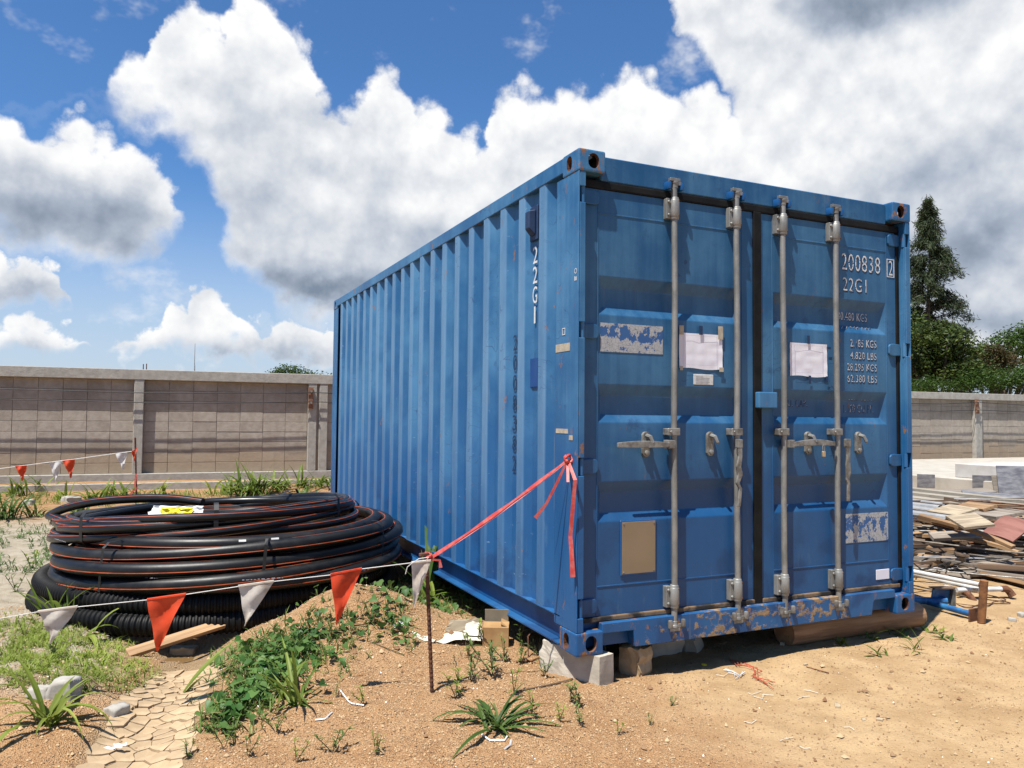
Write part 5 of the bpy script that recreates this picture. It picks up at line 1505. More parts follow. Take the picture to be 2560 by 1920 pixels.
# the boards that can be told apart
seen_board('plywood_board', 'pale cracked plywood board on top of the timber heap', z7(840, 895), .46, z7(1270, 850), .49, 0.30, 0.022, 'timber_pale', 0.22)
seen_board('plywood_board', 'pale board leaning behind the cracked plywood on the heap', z7(610, 690), .50, z7(1020, 755), .50, 0.26, 0.02, 'timber_pale', 0.25)
seen_board('plywood_board', 'red-brown board curving down at the right of the heap', z7(1370, 930), .40, z7(1830, 1050), .36, 0.34, 0.016, 'ply_red', 0.45, 0.02)
seen_board('plywood_board', 'grey weathered board lying low at the right of the heap', z7(1010, 1490), .10, z7(1720, 1520), .10, 0.26, 0.03, 'timber_grey', 0.20)
seen_board('timber_plank', 'long thin batten running down across the timber heap', z7(420, 830), .44, z7(1680, 1250), .27, 0.05, 0.03, 'timber', 0.2, 0.03)
seen_board('timber_plank', 'long bowed batten low across the front of the heap', z7(390, 1080), .28, z7(1750, 1330), .20, 0.055, 0.03, 'timber', 0.1, 0.05)
seen_board('timber_plank', 'dark plank along the ground at the front of the heap', z7(670, 1560), .05, z7(1900, 1680), .05, 0.06, 0.09, 'timber_dark', 0.0, 0.0)
seen_board('timber_plank', 'orange-brown offcut block in front of the heap', z7(480, 1470), .10, z7(810, 1480), .10, 0.10, 0.07, 'timber', 0.1)
seen_board('timber_plank', 'short rounded plank in the middle of the heap front', z7(450, 1270), .18, z7(850, 1310), .18, 0.09, 0.05, 'timber', 0.1)
seen_board('timber_plank', 'grey plank under the short rounded one in the heap', z7(320, 1310), .14, z7(1220, 1420), .12, 0.09, 0.035, 'timber_grey', 0.2)
seen_board('timber_plank', 'chipped grey plank bridging the middle of the heap', z7(500, 1100), .30, z7(1560, 1110), .30, 0.12, 0.03, 'timber_grey', 0.35, 0.02)
seen_board('timber_plank', 'brown plank on the crest of the heap', z7(960, 640), .50, z7(1350, 690), .52, 0.14, 0.03, 'timber', 0.35)
seen_board('timber_plank', 'grey wide plank on the crest behind the brown one', z7(1180, 740), .47, z7(1640, 800), .48, 0.30, 0.03, 'timber_grey', 0.15)
seen_board('timber_plank', 'short plank sticking down out of the heap front', z7(870, 1190), .24, z7(1060, 1290), .16, 0.05, 0.03, 'timber', 0.2)
seen_board('timber_plank', 'notched brown batten at the left of the heap crest', z7(330, 810), .45, z7(900, 960), .38, 0.07, 0.05, 'timber', 0.2)
# the rest of the heap
rr = random.Random(31)
mts = ['timber', 'timber', 'timber_grey', 'timber_dark', 'timber_grey', 'timber_dark', 'timber_dark']
for i in range(120):
    v = rr.random() ** 0.8
    px = rr.uniform(2230, 2640); z = 0.03 + 0.40 * v * rr.uniform(.7, 1)
    py = 1462 - 195 * v + rr.uniform(-16, 16) + (px - 2290) * -0.02
    c = pz(px, py, z); L = rr.uniform(0.5, 2.0) if rr.random() < .75 else rr.uniform(.25, .5)
    yaw = rr.gauss(-0.75, 0.45)
    d = Vector((cos(yaw), sin(yaw), rr.gauss(0, 0.05))) * L / 2
    c = c + Vector((0.25, 0.25, 0))
    o = board('timber_plank', c - d, c + d, rr.choice((.03, .04, .05, .07, .10)), rr.choice((.015, .02, .03, .04)), M[rr.choice(mts)], rr.gauss(0, .3), rr.gauss(0, .012), 3)
    mt_ = o.data.materials[0].name
    tag(o, '%s %s among the scrap of the timber heap, %s' % ({'sawn_timber': 'brown', 'weathered_timber': 'grey weathered', 'dark_timber': 'dark', 'pale_plywood': 'pale'}[mt_], 'plank' if L > 1.1 else ('short plank' if L > .5 else 'offcut'), 'near its crest' if v > .66 else ('half way up' if v > .33 else 'at its foot')), 'plank', 'unsorted planks of the timber heap')
for i in range(26):
    px, z = rr.uniform(2290, 2600), rr.uniform(.08, .46); py = 1462 - 195 * (z / .44) + rr.uniform(-14, 14)
    c = pz(px, py, z) + Vector((-.02, -.02, .02)); yaw = rr.gauss(-0.8, .5); L = rr.uniform(.5, 1.6)
    d = Vector((cos(yaw), sin(yaw), rr.gauss(0, .05))) * L / 2
    o = MB().tube([-d, d * .2 + Vector((0, 0, rr.gauss(0, .015))), d], rr.choice((.006, .008, .011)), 6).build('scrap_rod', M[rr.choice(('galv_dark', 'rust', 'timber_grey', 'timber_dark', 'pipe_grey'))]); o.location = c
    tag(o, 'thin %s rod lying across the timber heap, %s' % ({'grimy_forged_steel': 'steel', 'rusted_steel': 'rusty', 'weathered_timber': 'grey wooden', 'dark_timber': 'dark wooden', 'grey_pvc': 'pale grey'}[o.data.materials[0].name], 'high up' if z > .3 else 'low down'), 'rod', 'thin rods on the timber heap')
def pipe(name, lab, A, zA, B, zB, r, mt, group=None, cat='pipe', seg=10):
    a, b_ = pz(*A, zA), pz(*B, zB)
    o = MB().tube([(0, 0, 0), b_ - a], r, seg, caps=False).add(*[[], []]).build(name, M[mt], None, smooth=True); o.location = a
    return tag(o, lab, cat, group)
for i, (A, B) in enumerate([((150, 640), (640, 700)), ((150, 690), (700, 770)), ((150, 720), (860, 800)), ((150, 760), (760, 850)), ((150, 800), (700, 880)), ((150, 570), (720, 640))]):
    pipe('plastic_pipe', ['topmost grey pipe on the heap beside the container', 'second grey pipe from the top of the heap', 'third grey pipe from the top of the heap', 'fourth grey pipe from the top of the heap', 'lowest grey pipe at the heap beside the container', 'thin grey pipe behind the other pipes on the heap'][i], z7(*A), .42 - .03 * (i % 3), z7(*B), .44 - .03 * (i % 3), 0.040 if i < 5 else .022, 'pipe_grey', 'grey pipes on the heap')
def z8(x, y): return (2240 + x / 6.9125, 1400 + y / 6.9125)
def capped(lab, A, zA, B, zB, r, end):
    a, b_ = pz(*A, zA), pz(*B, zB)
    t_ = thing('scaffold_tube', lab, 'tube', a, 0, 'scaffold tubes beside the container')
    MB().tube([(0, 0, 0), b_ - a], r, 12).build('tube', M['pipe_white'], t_, smooth=True)
    d = (b_ - a).normalized()
    if end == 'elbow':
        e = b_ - a
        MB().tube([e - d * 0.01, e + d * 0.03, e + d * 0.055 + Vector((0, 0, -.02)), e + d * 0.065 + Vector((0.0, -0.02, -.055))], [r * 1.25, r * 1.4, r * 1.45, r * 1.5], 10).build('elbow', M['rust'], t_, smooth=True)
    elif end == 'rust':
        e = b_ - a
        MB().tube([e - d * 0.012, e + d * 0.012], r * 1.15, 10).build('rusty_end', M['rust'], t_, smooth=True)
    return t_
capped('upper white scaffold tube with a rusty cut end', z8(200, 180), .155, z8(1470, 430), .13, 0.019, 'rust')
capped('lower white scaffold tube ending under the rusty post', z8(200, 215), .115, z8(1440, 505), .085, 0.019, None)
capped('grey tube with a rusty elbow pointing to the right', z8(1050, 520), .07, z8(1840, 500), .075, 0.019, 'elbow')
capped('short tube with a dark rusty socket in front of the heap', z8(850, 460), .06, z8(1180, 560), .05, 0.017, 'elbow')
# blue scaffold part with an upright rusty foot
ja, jb = pz(*z8(780, 790), .045), pz(*z8(1385, 960), .035)
jk = thing('scaffold_jack', 'blue tube with a rusty base plate and post lying by the container', 'scaffold jack', ja)
M['blue_tube'] = simple('scuffed_blue_paint', (0.012, 0.09, 0.27), (0.03, 0.20, 0.42), 12, 0.5, 0.3, 40, lo=.4, hi=.6)
MB().tube([ja - ja - (jb - ja) * 0.9, jb - ja], 0.021, 14).build('blue_tube', M['blue_tube'], jk, smooth=True)
pp = jb - ja
d = (jb - ja).normalized(); sd = Vector((d.y, -d.x, 0)).normalized()
MB().box(-0.012, 0.0, -0.085, 0.085, -0.045, 0.045, frame(pp + d * 0.012 + Vector((0, 0, .01)), d, (0, 0, 1))).build('base_plate', M['rust'], jk, bevel=0.003)
pt_top = pz(*z8(1620, 475), .265) - ja
MB().tube([pp + d * 0.05 + sd * 0.02 + Vector((0, 0, -.03)), pp + d * 0.08 + sd * .03 + Vector((0, 0, .26))], 0.026, 12).build('rusty_post', simple('orange_rust', (0.12, 0.05, 0.025), (0.34, 0.15, 0.05), 10, 0.9, 0.6, 50), jk, smooth=True)
bp = thing('blue_steel_bracket', 'chipped blue steel bracket lying behind the container corner', 'bracket', pz(*z8(740, 760), .03))
MB().box(-0.07, 0.07, -0.006, 0.006, 0, 0.12, rot('Z', -0.3) @ rot('X', .25)).build('face_plate', M['blue_tube'], bp, bevel=0.003)
MB().box(-0.08, 0.08, -0.07, 0.0, 0.122, 0.130, rot('Z', -0.3)).build('top_plate', M['timber_dark'], bp)
MB().box(0.07, 0.078, -0.08, 0.0, 0.0, 0.118, rot('Z', -0.3)).build('side_plate', M['galv_dark'], bp)
MB().tube([(-0.35, 0.2, 0.02), (0.02, -0.05, 0.03)], 0.026, 10).build('blue_tube', M['blue_tube'], bp, smooth=True)
# tangled wires
def squiggle(lab, name, cen, R, n, mt, r, seed, cat='wire', flat=0.35):
    rr = random.Random(seed); c = Vector(cen); pts = []
    a = rr.uniform(0, 6)
    for k in range(n):
        a += rr.uniform(.5, 1.3); q = R * rr.uniform(.35, 1)
        pts.append(Vector((q * cos(a), q * sin(a) * .8, abs(rr.gauss(0, 1)) * R * flat * .4 + r)))
    sm = []
    for i in range(len(pts) - 1):
        p0, p1, p2, p3 = pts[max(i - 1, 0)], pts[i], pts[i + 1], pts[min(i + 2, len(pts) - 1)]
        for s in range(6):
            t = s / 6
            sm.append(0.5 * ((2 * p1) + (p2 - p0) * t + (2 * p0 - 5 * p1 + 4 * p2 - p3) * t * t + (3 * p1 - p0 - 3 * p2 + p3) * t ** 3))
    o = MB().tube(sm, r, 5).build(name, mt, None, smooth=True); o.location = c
    return tag(o, lab, cat)
squiggle('loops of black wire in front of the timber heap', 'wire_tangle', pz(*z8(600, 230), .05), 0.42, 14, M['cable'], 0.006, 5, flat=.55)
squiggle('white cable tangle between the tubes and the heap', 'wire_tangle', pz(*z8(640, 200), .05), 0.28, 16, M['pipe_white'], 0.005, 8, flat=.5)
squiggle('thin dark wires strewn in front of the scaffold tubes', 'wire_tangle', pz(*z8(1150, 700), .005), 0.40, 16, M['rebar'], 0.004, 13, flat=.06)
M['steel_sheet'] = simple('paint-spattered_sheet', (0.13, 0.13, 0.15), (0.34, 0.34, 0.35), 5, 0.5, 0.1, 30, 0.2, lo=.3, hi=.75, stretch=(1, 1, 3))
def stub(lab, A, B, z, w, h, mt, lean, yaw):
    c = pz(*A, z); o = MB().box(-w / 2, w / 2, -0.01, 0.01, 0, h).build('formwork_panel', M[mt], None, bevel=0.002)
    o.location = c; o.rotation_euler = (lean, 0, yaw); return tag(o, lab, 'panel', 'formwork panels by the slab')
FY = -0.85
stub('spattered formwork panel standing at the left of the slab edge', z7(430, 400), None, .10, .30, .26, 'steel_sheet', 0.05, FY)
stub('spattered formwork panel standing in the middle of the slab edge', z7(1230, 455), None, .10, .30, .30, 'steel_sheet', 0.05, FY)
stub('tilted brown formwork strip beside the dark sheet', z7(1490, 515), None, .10, .17, .36, 'timber_grey', -0.35, FY + .3)
stub('large dark spattered sheet leaning at the slab corner', z7(1740, 570), None, .05, .55, .58, 'steel_sheet', -0.25, FY + .2)
sh = MB().box(-0.45, 0.45, -0.22, 0.22, 0, 0.006).build('formwork_panel', M['steel_sheet']); sh.location = pz(*z7(1400, 500), .16); sh.rotation_euler = (0.08, 0.05, FY); tag(sh, 'flat spattered sheet lying between the beams and the slab', 'panel', 'formwork panels by the slab')
sh = MB().box(-0.40, 0.40, -0.18, 0.18, 0, 0.02).build('formwork_panel', M['timber_grey']); sh.location = pz(*z7(1010, 455), .17); sh.rotation_euler = (0.1, -0.06, FY + .3); tag(sh, 'grey board lying on the beams by the slab', 'panel', 'formwork panels by the slab')
ct = thing('cardboard_tube', 'short wide brown cardboard tube at the right of the heap', 'tube', pz(2552, 1358, .22))
MB().tube([(0, 0, 0), (0.30, 0.26, 0.02)], 0.105, 18, caps=False).build('wall', M['card'], ct, smooth=True)
MB().tube([(0.004, 0.003, 0), (0.30, 0.26, 0.02)], 0.095, 18, caps=False).build('inner_wall', M['card_dull'], ct, smooth=True)

# ------------------------------------------------------------------ trees beyond the wall
def leaf_material(name, c1, c2, trans=0.25, rough=0.6):
    m, t, b = material(name)
    geo = t.n('ShaderNodeNewGeometry')
    f = geo.outputs['Random Per Island']
    col = t.mix(f, c1, c2)
    big = t.ss(t.noise(geo.outputs['Position'], 1.2, 3), 0.35, 0.65, 0.75, 1.2)
    col = t.mix(1.0, col, t.comb(big, big, big), 'MULTIPLY')
    t.put(b.inputs['Base Color'], col); b.inputs['Roughness'].default_value = rough
    b.inputs['Specular IOR Level'].default_value = 0.25
    tr = t.n('ShaderNodeBsdfTranslucent'); t.put(tr.inputs[0], col)
    mx = t.n('ShaderNodeMixShader'); mx.inputs[0].default_value = trans
    out = [n for n in t.t.nodes if n.type == 'OUTPUT_MATERIAL'][0]
    t.t.links.new(b.outputs[0], mx.inputs[1]); t.t.links.new(tr.outputs[0], mx.inputs[2]); t.t.links.new(mx.outputs[0], out.inputs[0])
    return m
M['needle'] = leaf_material('casuarina_needles', (0.022, 0.042, 0.018), (0.058, 0.076, 0.032), 0.2)
M['leaf_dark'] = leaf_material('dark_leaves', (0.018, 0.040, 0.010), (0.075, 0.100, 0.018), 0.25)
M['leaf_green'] = leaf_material('green_leaves', (0.024, 0.062, 0.010), (0.070, 0.125, 0.024), 0.3)
M['leaf_brown'] = leaf_material('reddish_leaves', (0.085, 0.050, 0.022), (0.060, 0.070, 0.022), 0.25)
M['trunk'] = simple('tree_bark', (0.06, 0.045, 0.033), (0.12, 0.09, 0.065), 10, 0.9, 0.5, 30)
def quads(name, C, D, N, L, Wd, mat, parent):
    """leaf blades: centres C, long axes D, widths across N"""
    S = np.cross(D, N); S /= np.maximum(np.linalg.norm(S, axis=1, keepdims=True), 1e-6)
    a = C - D * L[:, None] * .5; b_ = C + D * L[:, None] * .5; m = C + S * Wd[:, None] * .5; m2 = C - S * Wd[:, None] * .5
    V = np.stack([a, m, b_, m2], 1).reshape(-1, 3)
    n = len(C); F = np.arange(n * 4).reshape(n, 4)
    me = bpy.data.meshes.new(name)
    me.vertices.add(n * 4); me.vertices.foreach_set('co', V.ravel())
    me.loops.add(n * 4); me.loops.foreach_set('vertex_index', F.ravel().astype(np.int32))
    me.polygons.add(n); me.polygons.foreach_set('loop_start', np.arange(0, n * 4, 4, dtype=np.int32))
    me.update(calc_edges=True)
    me.materials.append(mat)
    return link(name, me, parent)
def unit(v): return v / np.maximum(np.linalg.norm(v, axis=-1, keepdims=True), 1e-9)
def conifer(lab, base, height, rbase, seed):
    g = np.random.default_rng(seed)
    t_ = thing('casuarina_tree', lab, 'tree', base)
    tr = MB().tube([(0.05 * sin(k), 0.04 * cos(k * 1.3), height * k / 10) for k in range(11)], [0.17 * (1 - k / 10.6) for k in range(11)], 8)
    br = MB(); C = []; D = []
    for i in range(150):
        q = 0.12 + 0.86 * (i / 150) ** 0.9
        z = height * q; R = rbase * (1 - q) ** 1.0 * g.uniform(.65, 1.15) + 0.05
        a = g.uniform(0, 2 * pi); el = g.uniform(.25, .75)
        pts_ = []
        for k in range(6):
            s = k / 5
            pts_.append(Vector((cos(a) * R * s, sin(a) * R * s, z + R * s * (el - .55 * s))))
        br.tube(pts_, [0.03 * (1 - q) + .008 - .006 * k / 5 * (1) for k in range(6)], 4)
        m_ = int(110 + 290 * (1 - q))
        s = g.uniform(.22, 1.05, m_)
        P_ = np.stack([np.interp(s, np.linspace(0, 1, 6), [p[j] for p in pts_]) for j in range(3)], 1)
        P_ += g.normal(0, .10, (m_, 3)) * (0.5 + s[:, None] * .5)
        P_[:, 2] -= np.abs(g.normal(0, .12, m_))
        d_ = np.stack([cos(a) * .35 + g.normal(0, .35, m_), sin(a) * .35 + g.normal(0, .35, m_), g.uniform(-1.0, .25, m_)], 1)
        C.append(P_); D.append(unit(d_))
    C = np.concatenate(C); D = np.concatenate(D); n = len(C)
    tr.v += []; tr.build('trunk', M['trunk'], t_, smooth=True)
    bo = br.build('branches', M['trunk'], t_); bo['kind'] = 'stuff'
    quads('crown', C, D, unit(g.normal(0, 1, (n, 3))), g.uniform(.14, .36, n), g.uniform(.022, .050, n), M['needle'], t_)
    return t_
def broadleaf(name, lab, base, trunk_h, lobes, leaf, n, mat, seed, droop=0.0, group='trees beyond the wall', ratio=.45):
    """lobes: (x, y, z, r) clumps of the crown, relative to the base"""
    g = np.random.default_rng(seed)
    t_ = thing(name, lab, 'tree', base, 0, group)
    C = []
    w = np.array([l[3] ** 2 for l in lobes]); w = w / w.sum()
    stems = MB()
    for (x, y, z, r), q in zip(lobes, w):
        stems.tube([(0, 0, 0), (x * .25, y * .25, z * .45), (x * .8, y * .8, z * .9), (x, y, z + r * .4)], [.11, .08, .04, .012], 6)
        # sprays within each clump
        k = max(14, int(46 * r))
        for _ in range(k):
            u = unit(g.normal(0, 1, 3)); u[2] = u[2] * .8 + .12
            c = np.array([x, y, z]) + u * r * g.uniform(.35, 1.08) ** .6
            m_ = max(4, int(n * q / k))
            C.append(c + g.normal(0, 1, (m_, 3)) * np.array([.17, .17, .11]) * (0.6 + leaf * 3))
    C = np.concatenate(C); m_ = len(C)
    D = unit(g.normal(0, 1, (m_, 3)) * np.array([1, 1, .55]) + np.array([0, 0, -droop]))
    stems.build('trunk', M['trunk'], t_, smooth=True)
    quads('crown', C, D, unit(g.normal(0, .8, (m_, 3)) + np.array([0, 0, 1.0])), g.uniform(.6, 1.25, m_) * leaf, g.uniform(.7, 1.2, m_) * leaf * ratio, mat, t_)
    return t_
def tree_base(px, D):
    p = at_depth(px, 1040, D); return Vector((p.x, p.y, Hs(p.x, p.y)))
def tz(py, D, base): return at_depth(2300, py, D).z - base.z
b0 = tree_base(2326, 33); conifer('tall feathery conifer rising behind the right end of the container', b0, tz(478, 33, b0), 3.2, 3)
def lobes_px(spec, D, base, depth=1.2, seed=1):
    g = random.Random(seed); out = []
    for px, py, rp in spec:
        p = at_depth(px, py, D + g.uniform(-depth, depth)); out.append((p.x - base.x, p.y - base.y, p.z - base.z, rp * D / FPX))
    return out
b1 = tree_base(2345, 29)
broadleaf('dense_tree', 'dense dark green tree at the foot of the conifer', b1, 2, lobes_px([(2250, 850, 45), (2290, 830, 48), (2330, 850, 45), (2370, 860, 42), (2400, 890, 40), (2260, 920, 50), (2310, 910, 50), (2360, 930, 50), (2410, 940, 42), (2440, 935, 34), (2230, 960, 50)], 29, b1), 0.17, 15000, M['leaf_dark'], 5)
b2 = tree_base(2510, 36)
broadleaf('bushy_tree', 'green bushy tree at the far right beyond the wall', b2, 2, lobes_px([(2470, 880, 34), (2510, 865, 36), (2550, 860, 42), (2600, 850, 50), (2480, 920, 45), (2540, 915, 50), (2600, 910, 55), (2650, 880, 50), (2445, 900, 26)], 36, b2, 1.5, 2), 0.16, 11000, M['leaf_green'], 8)
b3 = tree_base(2490, 31)
broadleaf('bushy_tree', 'small reddish brown tree between the dark tree and the bushes', b3, 2, lobes_px([(2468, 885, 20), (2490, 882, 20), (2508, 895, 20), (2480, 905, 22), (2515, 915, 22)], 31, b3, .6, 4), 0.13, 2600, M['leaf_brown'], 9)
b4 = tree_base(2480, 27)
broadleaf('hedge_bush', 'bright green feathery bush just behind the right wall', b4, 1, lobes_px([(2450, 960, 34), (2490, 955, 36), (2530, 950, 36), (2570, 955, 40), (2415, 970, 28), (2610, 955, 40)], 27, b4, .6, 5), 0.11, 9000, leaf_material('bright_leaves', (0.022, 0.058, 0.009), (0.066, 0.115, 0.018), 0.3), 12, ratio=.3)
b5 = tree_base(2330, 27.5)
broadleaf('hedge_bush', 'low bright green bush behind the wall next to the container', b5, 1, lobes_px([(2300, 968, 20), (2330, 965, 22), (2275, 972, 22), (2360, 974, 18)], 27.5, b5, .4, 6), 0.10, 3200, M['leaf_green'], 14, ratio=.3)
b6 = tree_base(722, 46)
broadleaf('distant_tree', 'small tree top showing above the left wall', b6, 2, lobes_px([(700, 942, 24), (722, 934, 24), (745, 938, 22), (765, 946, 20), (722, 965, 40), (690, 958, 30), (790, 950, 16), (815, 952, 20)], 46, b6, .6, 7), 0.16, 5000, M['leaf_green'], 15)

# ------------------------------------------------------------------ drying mud plates in the gully
M['mud'] = simple('drying_mud', (0.44, 0.31, 0.175), (0.55, 0.40, 0.24), 7, 0.9, 0.35, 40, rnd=0.10)
def clip(poly, n, d):
    """keep the part of a convex polygon where p.n <= d"""
    out = []
    for i in range(len(poly)):
        a, b_ = poly[i], poly[(i + 1) % len(poly)]
        da, db = a[0] * n[0] + a[1] * n[1] - d, b_[0] * n[0] + b_[1] * n[1] - d
        if da <= 0: out.append(a)
        if da * db < 0:
            t = da / (da - db); out.append((a[0] + (b_[0] - a[0]) * t, a[1] + (b_[1] - a[1]) * t))
    return out
def mud_plates():
    g = random.Random(12); seeds = []
    lim = 0
    for _ in range(6000):
        px, py = g.uniform(190, 560), g.uniform(1695, 1990)
        p = on_z(px, py, -0.05)
        d = float(gully_dist(np.array([p.x]), np.array([p.y]))[0])
        if d > 0.155: continue
        sp = 0.050 + 0.10 * max(0, (py - 1760) / 160) * (0.6 + .5 * math.sin(px))
        if all((p.x - q[0]) ** 2 + (p.y - q[1]) ** 2 > (sp * g.uniform(.75, 1.15)) ** 2 for q in seeds): seeds.append((p.x, p.y, d))
        if len(seeds) > 120: break
    real = len(seeds)
    for _ in range(4000):
        px, py = g.uniform(120, 620), g.uniform(1600, 2050)
        p = on_z(px, py, -0.05); d = float(gully_dist(np.array([p.x]), np.array([p.y]))[0])
        if .18 < d < .30 and all((p.x - q[0]) ** 2 + (p.y - q[1]) ** 2 > .075 ** 2 for q in seeds): seeds.append((p.x, p.y, d))
    for i, (x, y, d) in enumerate(seeds[:real]):
        poly = [(x + .17 * cos(a), y + .17 * sin(a)) for a in [2 * pi * k / 16 for k in range(16)]]
        for j, (u, v, _) in enumerate(seeds):
            if i == j: continue
            nx, ny = u - x, v - y; L = math.hypot(nx, ny)
            if L > .5: continue
            poly = clip(poly, (nx / L, ny / L), ((x + u) / 2 * nx + (y + v) / 2 * ny) / L - U(.0010, .0046))
            if len(poly) < 3: break
        if len(poly) < 3: continue
        # roughen the outline
        ring = []
        for k in range(len(poly)):
            a, b_ = Vector(poly[k]), Vector(poly[(k + 1) % len(poly)])
            m = max(1, int((b_ - a).length / 0.022))
            for s in range(m):
                q = a.lerp(b_, s / m)
                w = vnoise(np.array([q.x * 60]), np.array([q.y * 60]), 3)[0] * 0.007
                e = Vector((q.x - x, q.y - y)); e.normalize()
                ring.append(q + e * w)
        cx = sum(q.x for q in ring) / len(ring); cy = sum(q.y for q in ring) / len(ring)
        z0 = Hs(cx, cy); curl = g.uniform(.000, .005); tx, ty = g.gauss(0, .018), g.gauss(0, .018)
        R = max(math.hypot(q.x - cx, q.y - cy) for q in ring)
        vs = [Vector((0, 0, .006))]; n = len(ring)
        for f_ in (0.55, 1.0):
            for q in ring:
                dx, dy = (q.x - cx) * f_, (q.y - cy) * f_
                hz = Hs(cx + dx, cy + dy) - z0
                vs.append(Vector((dx, dy, .006 + hz * .7 + curl * (math.hypot(dx, dy) / R) ** 2 + tx * dx + ty * dy)))
        for q in ring:
            dx, dy = q.x - cx, q.y - cy
            vs.append(Vector((dx * .97, dy * .97, -.03 + (Hs(cx + dx, cy + dy) - z0) * .7)))
        fs = [(0, 1 + k, 1 + (k + 1) % n) for k in range(n)]
        for l in (0, 1):
            fs += [(1 + l * n + k, 1 + (l + 1) * n + k, 1 + (l + 1) * n + (k + 1) % n, 1 + l * n + (k + 1) % n) for k in range(n)]
        o = MB().add(vs, fs).build('mud_plate', M['mud'], ground)
        o.location = (cx, cy, z0 - 0.001)
mud_plates()
pm_ = material('muddy_water'); m, t, b = pm_
b.inputs['Base Color'].default_value = (0.16, 0.095, 0.038, 1); b.inputs['Roughness'].default_value = 0.12
pc_ = hit(452, 1652)
ring = [(0.16 * (1 + .25 * sin(3 * a + 1)) * cos(a), 0.10 * (1 + .2 * sin(2 * a)) * sin(a), 0) for a in [2 * pi * k / 26 for k in range(26)]]
pu = MB().add(ring, [tuple(range(26))]).build('puddle', m); pu.location = (pc_.x, pc_.y, pc_.z + 0.012); struct(pu)

# ------------------------------------------------------------------ stones
M['stone'] = simple('pale_stone', (0.40, 0.37, 0.32), (0.53, 0.50, 0.44), 9, 0.9, 0.6, 30)
M['stone_tan'] = simple('tan_stone', (0.42, 0.33, 0.21), (0.56, 0.46, 0.31), 9, 0.9, 0.6, 30)
def stone(lab, px, py, w, mt, seed, group='stones on the ground', sink=.3, asp=(1, .8, .7)):
    p = hit(px, py); d = (p - CAM).dot(FWD); s = w * d / FPX
    o = chunk('stone', lab, 'stone', (p.x, p.y, p.z + s * asp[2] * (.5 - sink)), (s * asp[0], s * asp[1], s * asp[2]), M[mt], seed, rz=U(0, 3), group=group, amp=s * .10, cuts=5, f=1.6 / s, smooth=True)
    return o
stone('large pale stone in the grass left of the cracked mud', 160, 1745, 62, 'stone', 3, asp=(1, .9, 1.0))
stone('pale clay lump beside the cracked mud', 290, 1785, 46, 'stone', 5, sink=.45)
stone('flat cream stone at the edge of the puddle', 458, 1632, 58, 'stone_tan', 7, asp=(1, .7, .35))
stone('grey stone half hidden by grass left of the big stone', 100, 1740, 52, 'stone', 9, sink=.4)
stone('pale stone on the clay far left near the wall', 70, 1262, 24, 'stone', 10)
stone('light stone among the grass before the kerb', 180, 1255, 36, 'stone', 11, asp=(1, .8, .5))
stone('grey pebble beside the log under the sill', 2035, 1600, 18, 'stone', 12)
stone('small pebble left of the grey pebble by the log', 1955, 1612, 14, 'stone_tan', 13)
stone('white stone chip on the dirt beyond the rusty post', 2530, 1553, 17, 'stone', 14)
stone('white stone chip nearer the right edge of the dirt', 2556, 1541, 20, 'stone', 15)
stone('cream chip on the bare dirt right of centre', 2095, 1767, 20, 'stone_tan', 16, asp=(1, .7, .4))
stone('cream chip on the bare dirt near the lower right', 2200, 1801, 17, 'stone_tan', 17, asp=(1, .7, .4))
stone('small twin chip left of the cream chip', 2160, 1802, 12, 'stone_tan', 18, asp=(1, .7, .4))
stone('dark clod on the dirt below the scattered strings', 2014, 1664, 9, 'stone_tan', 20)
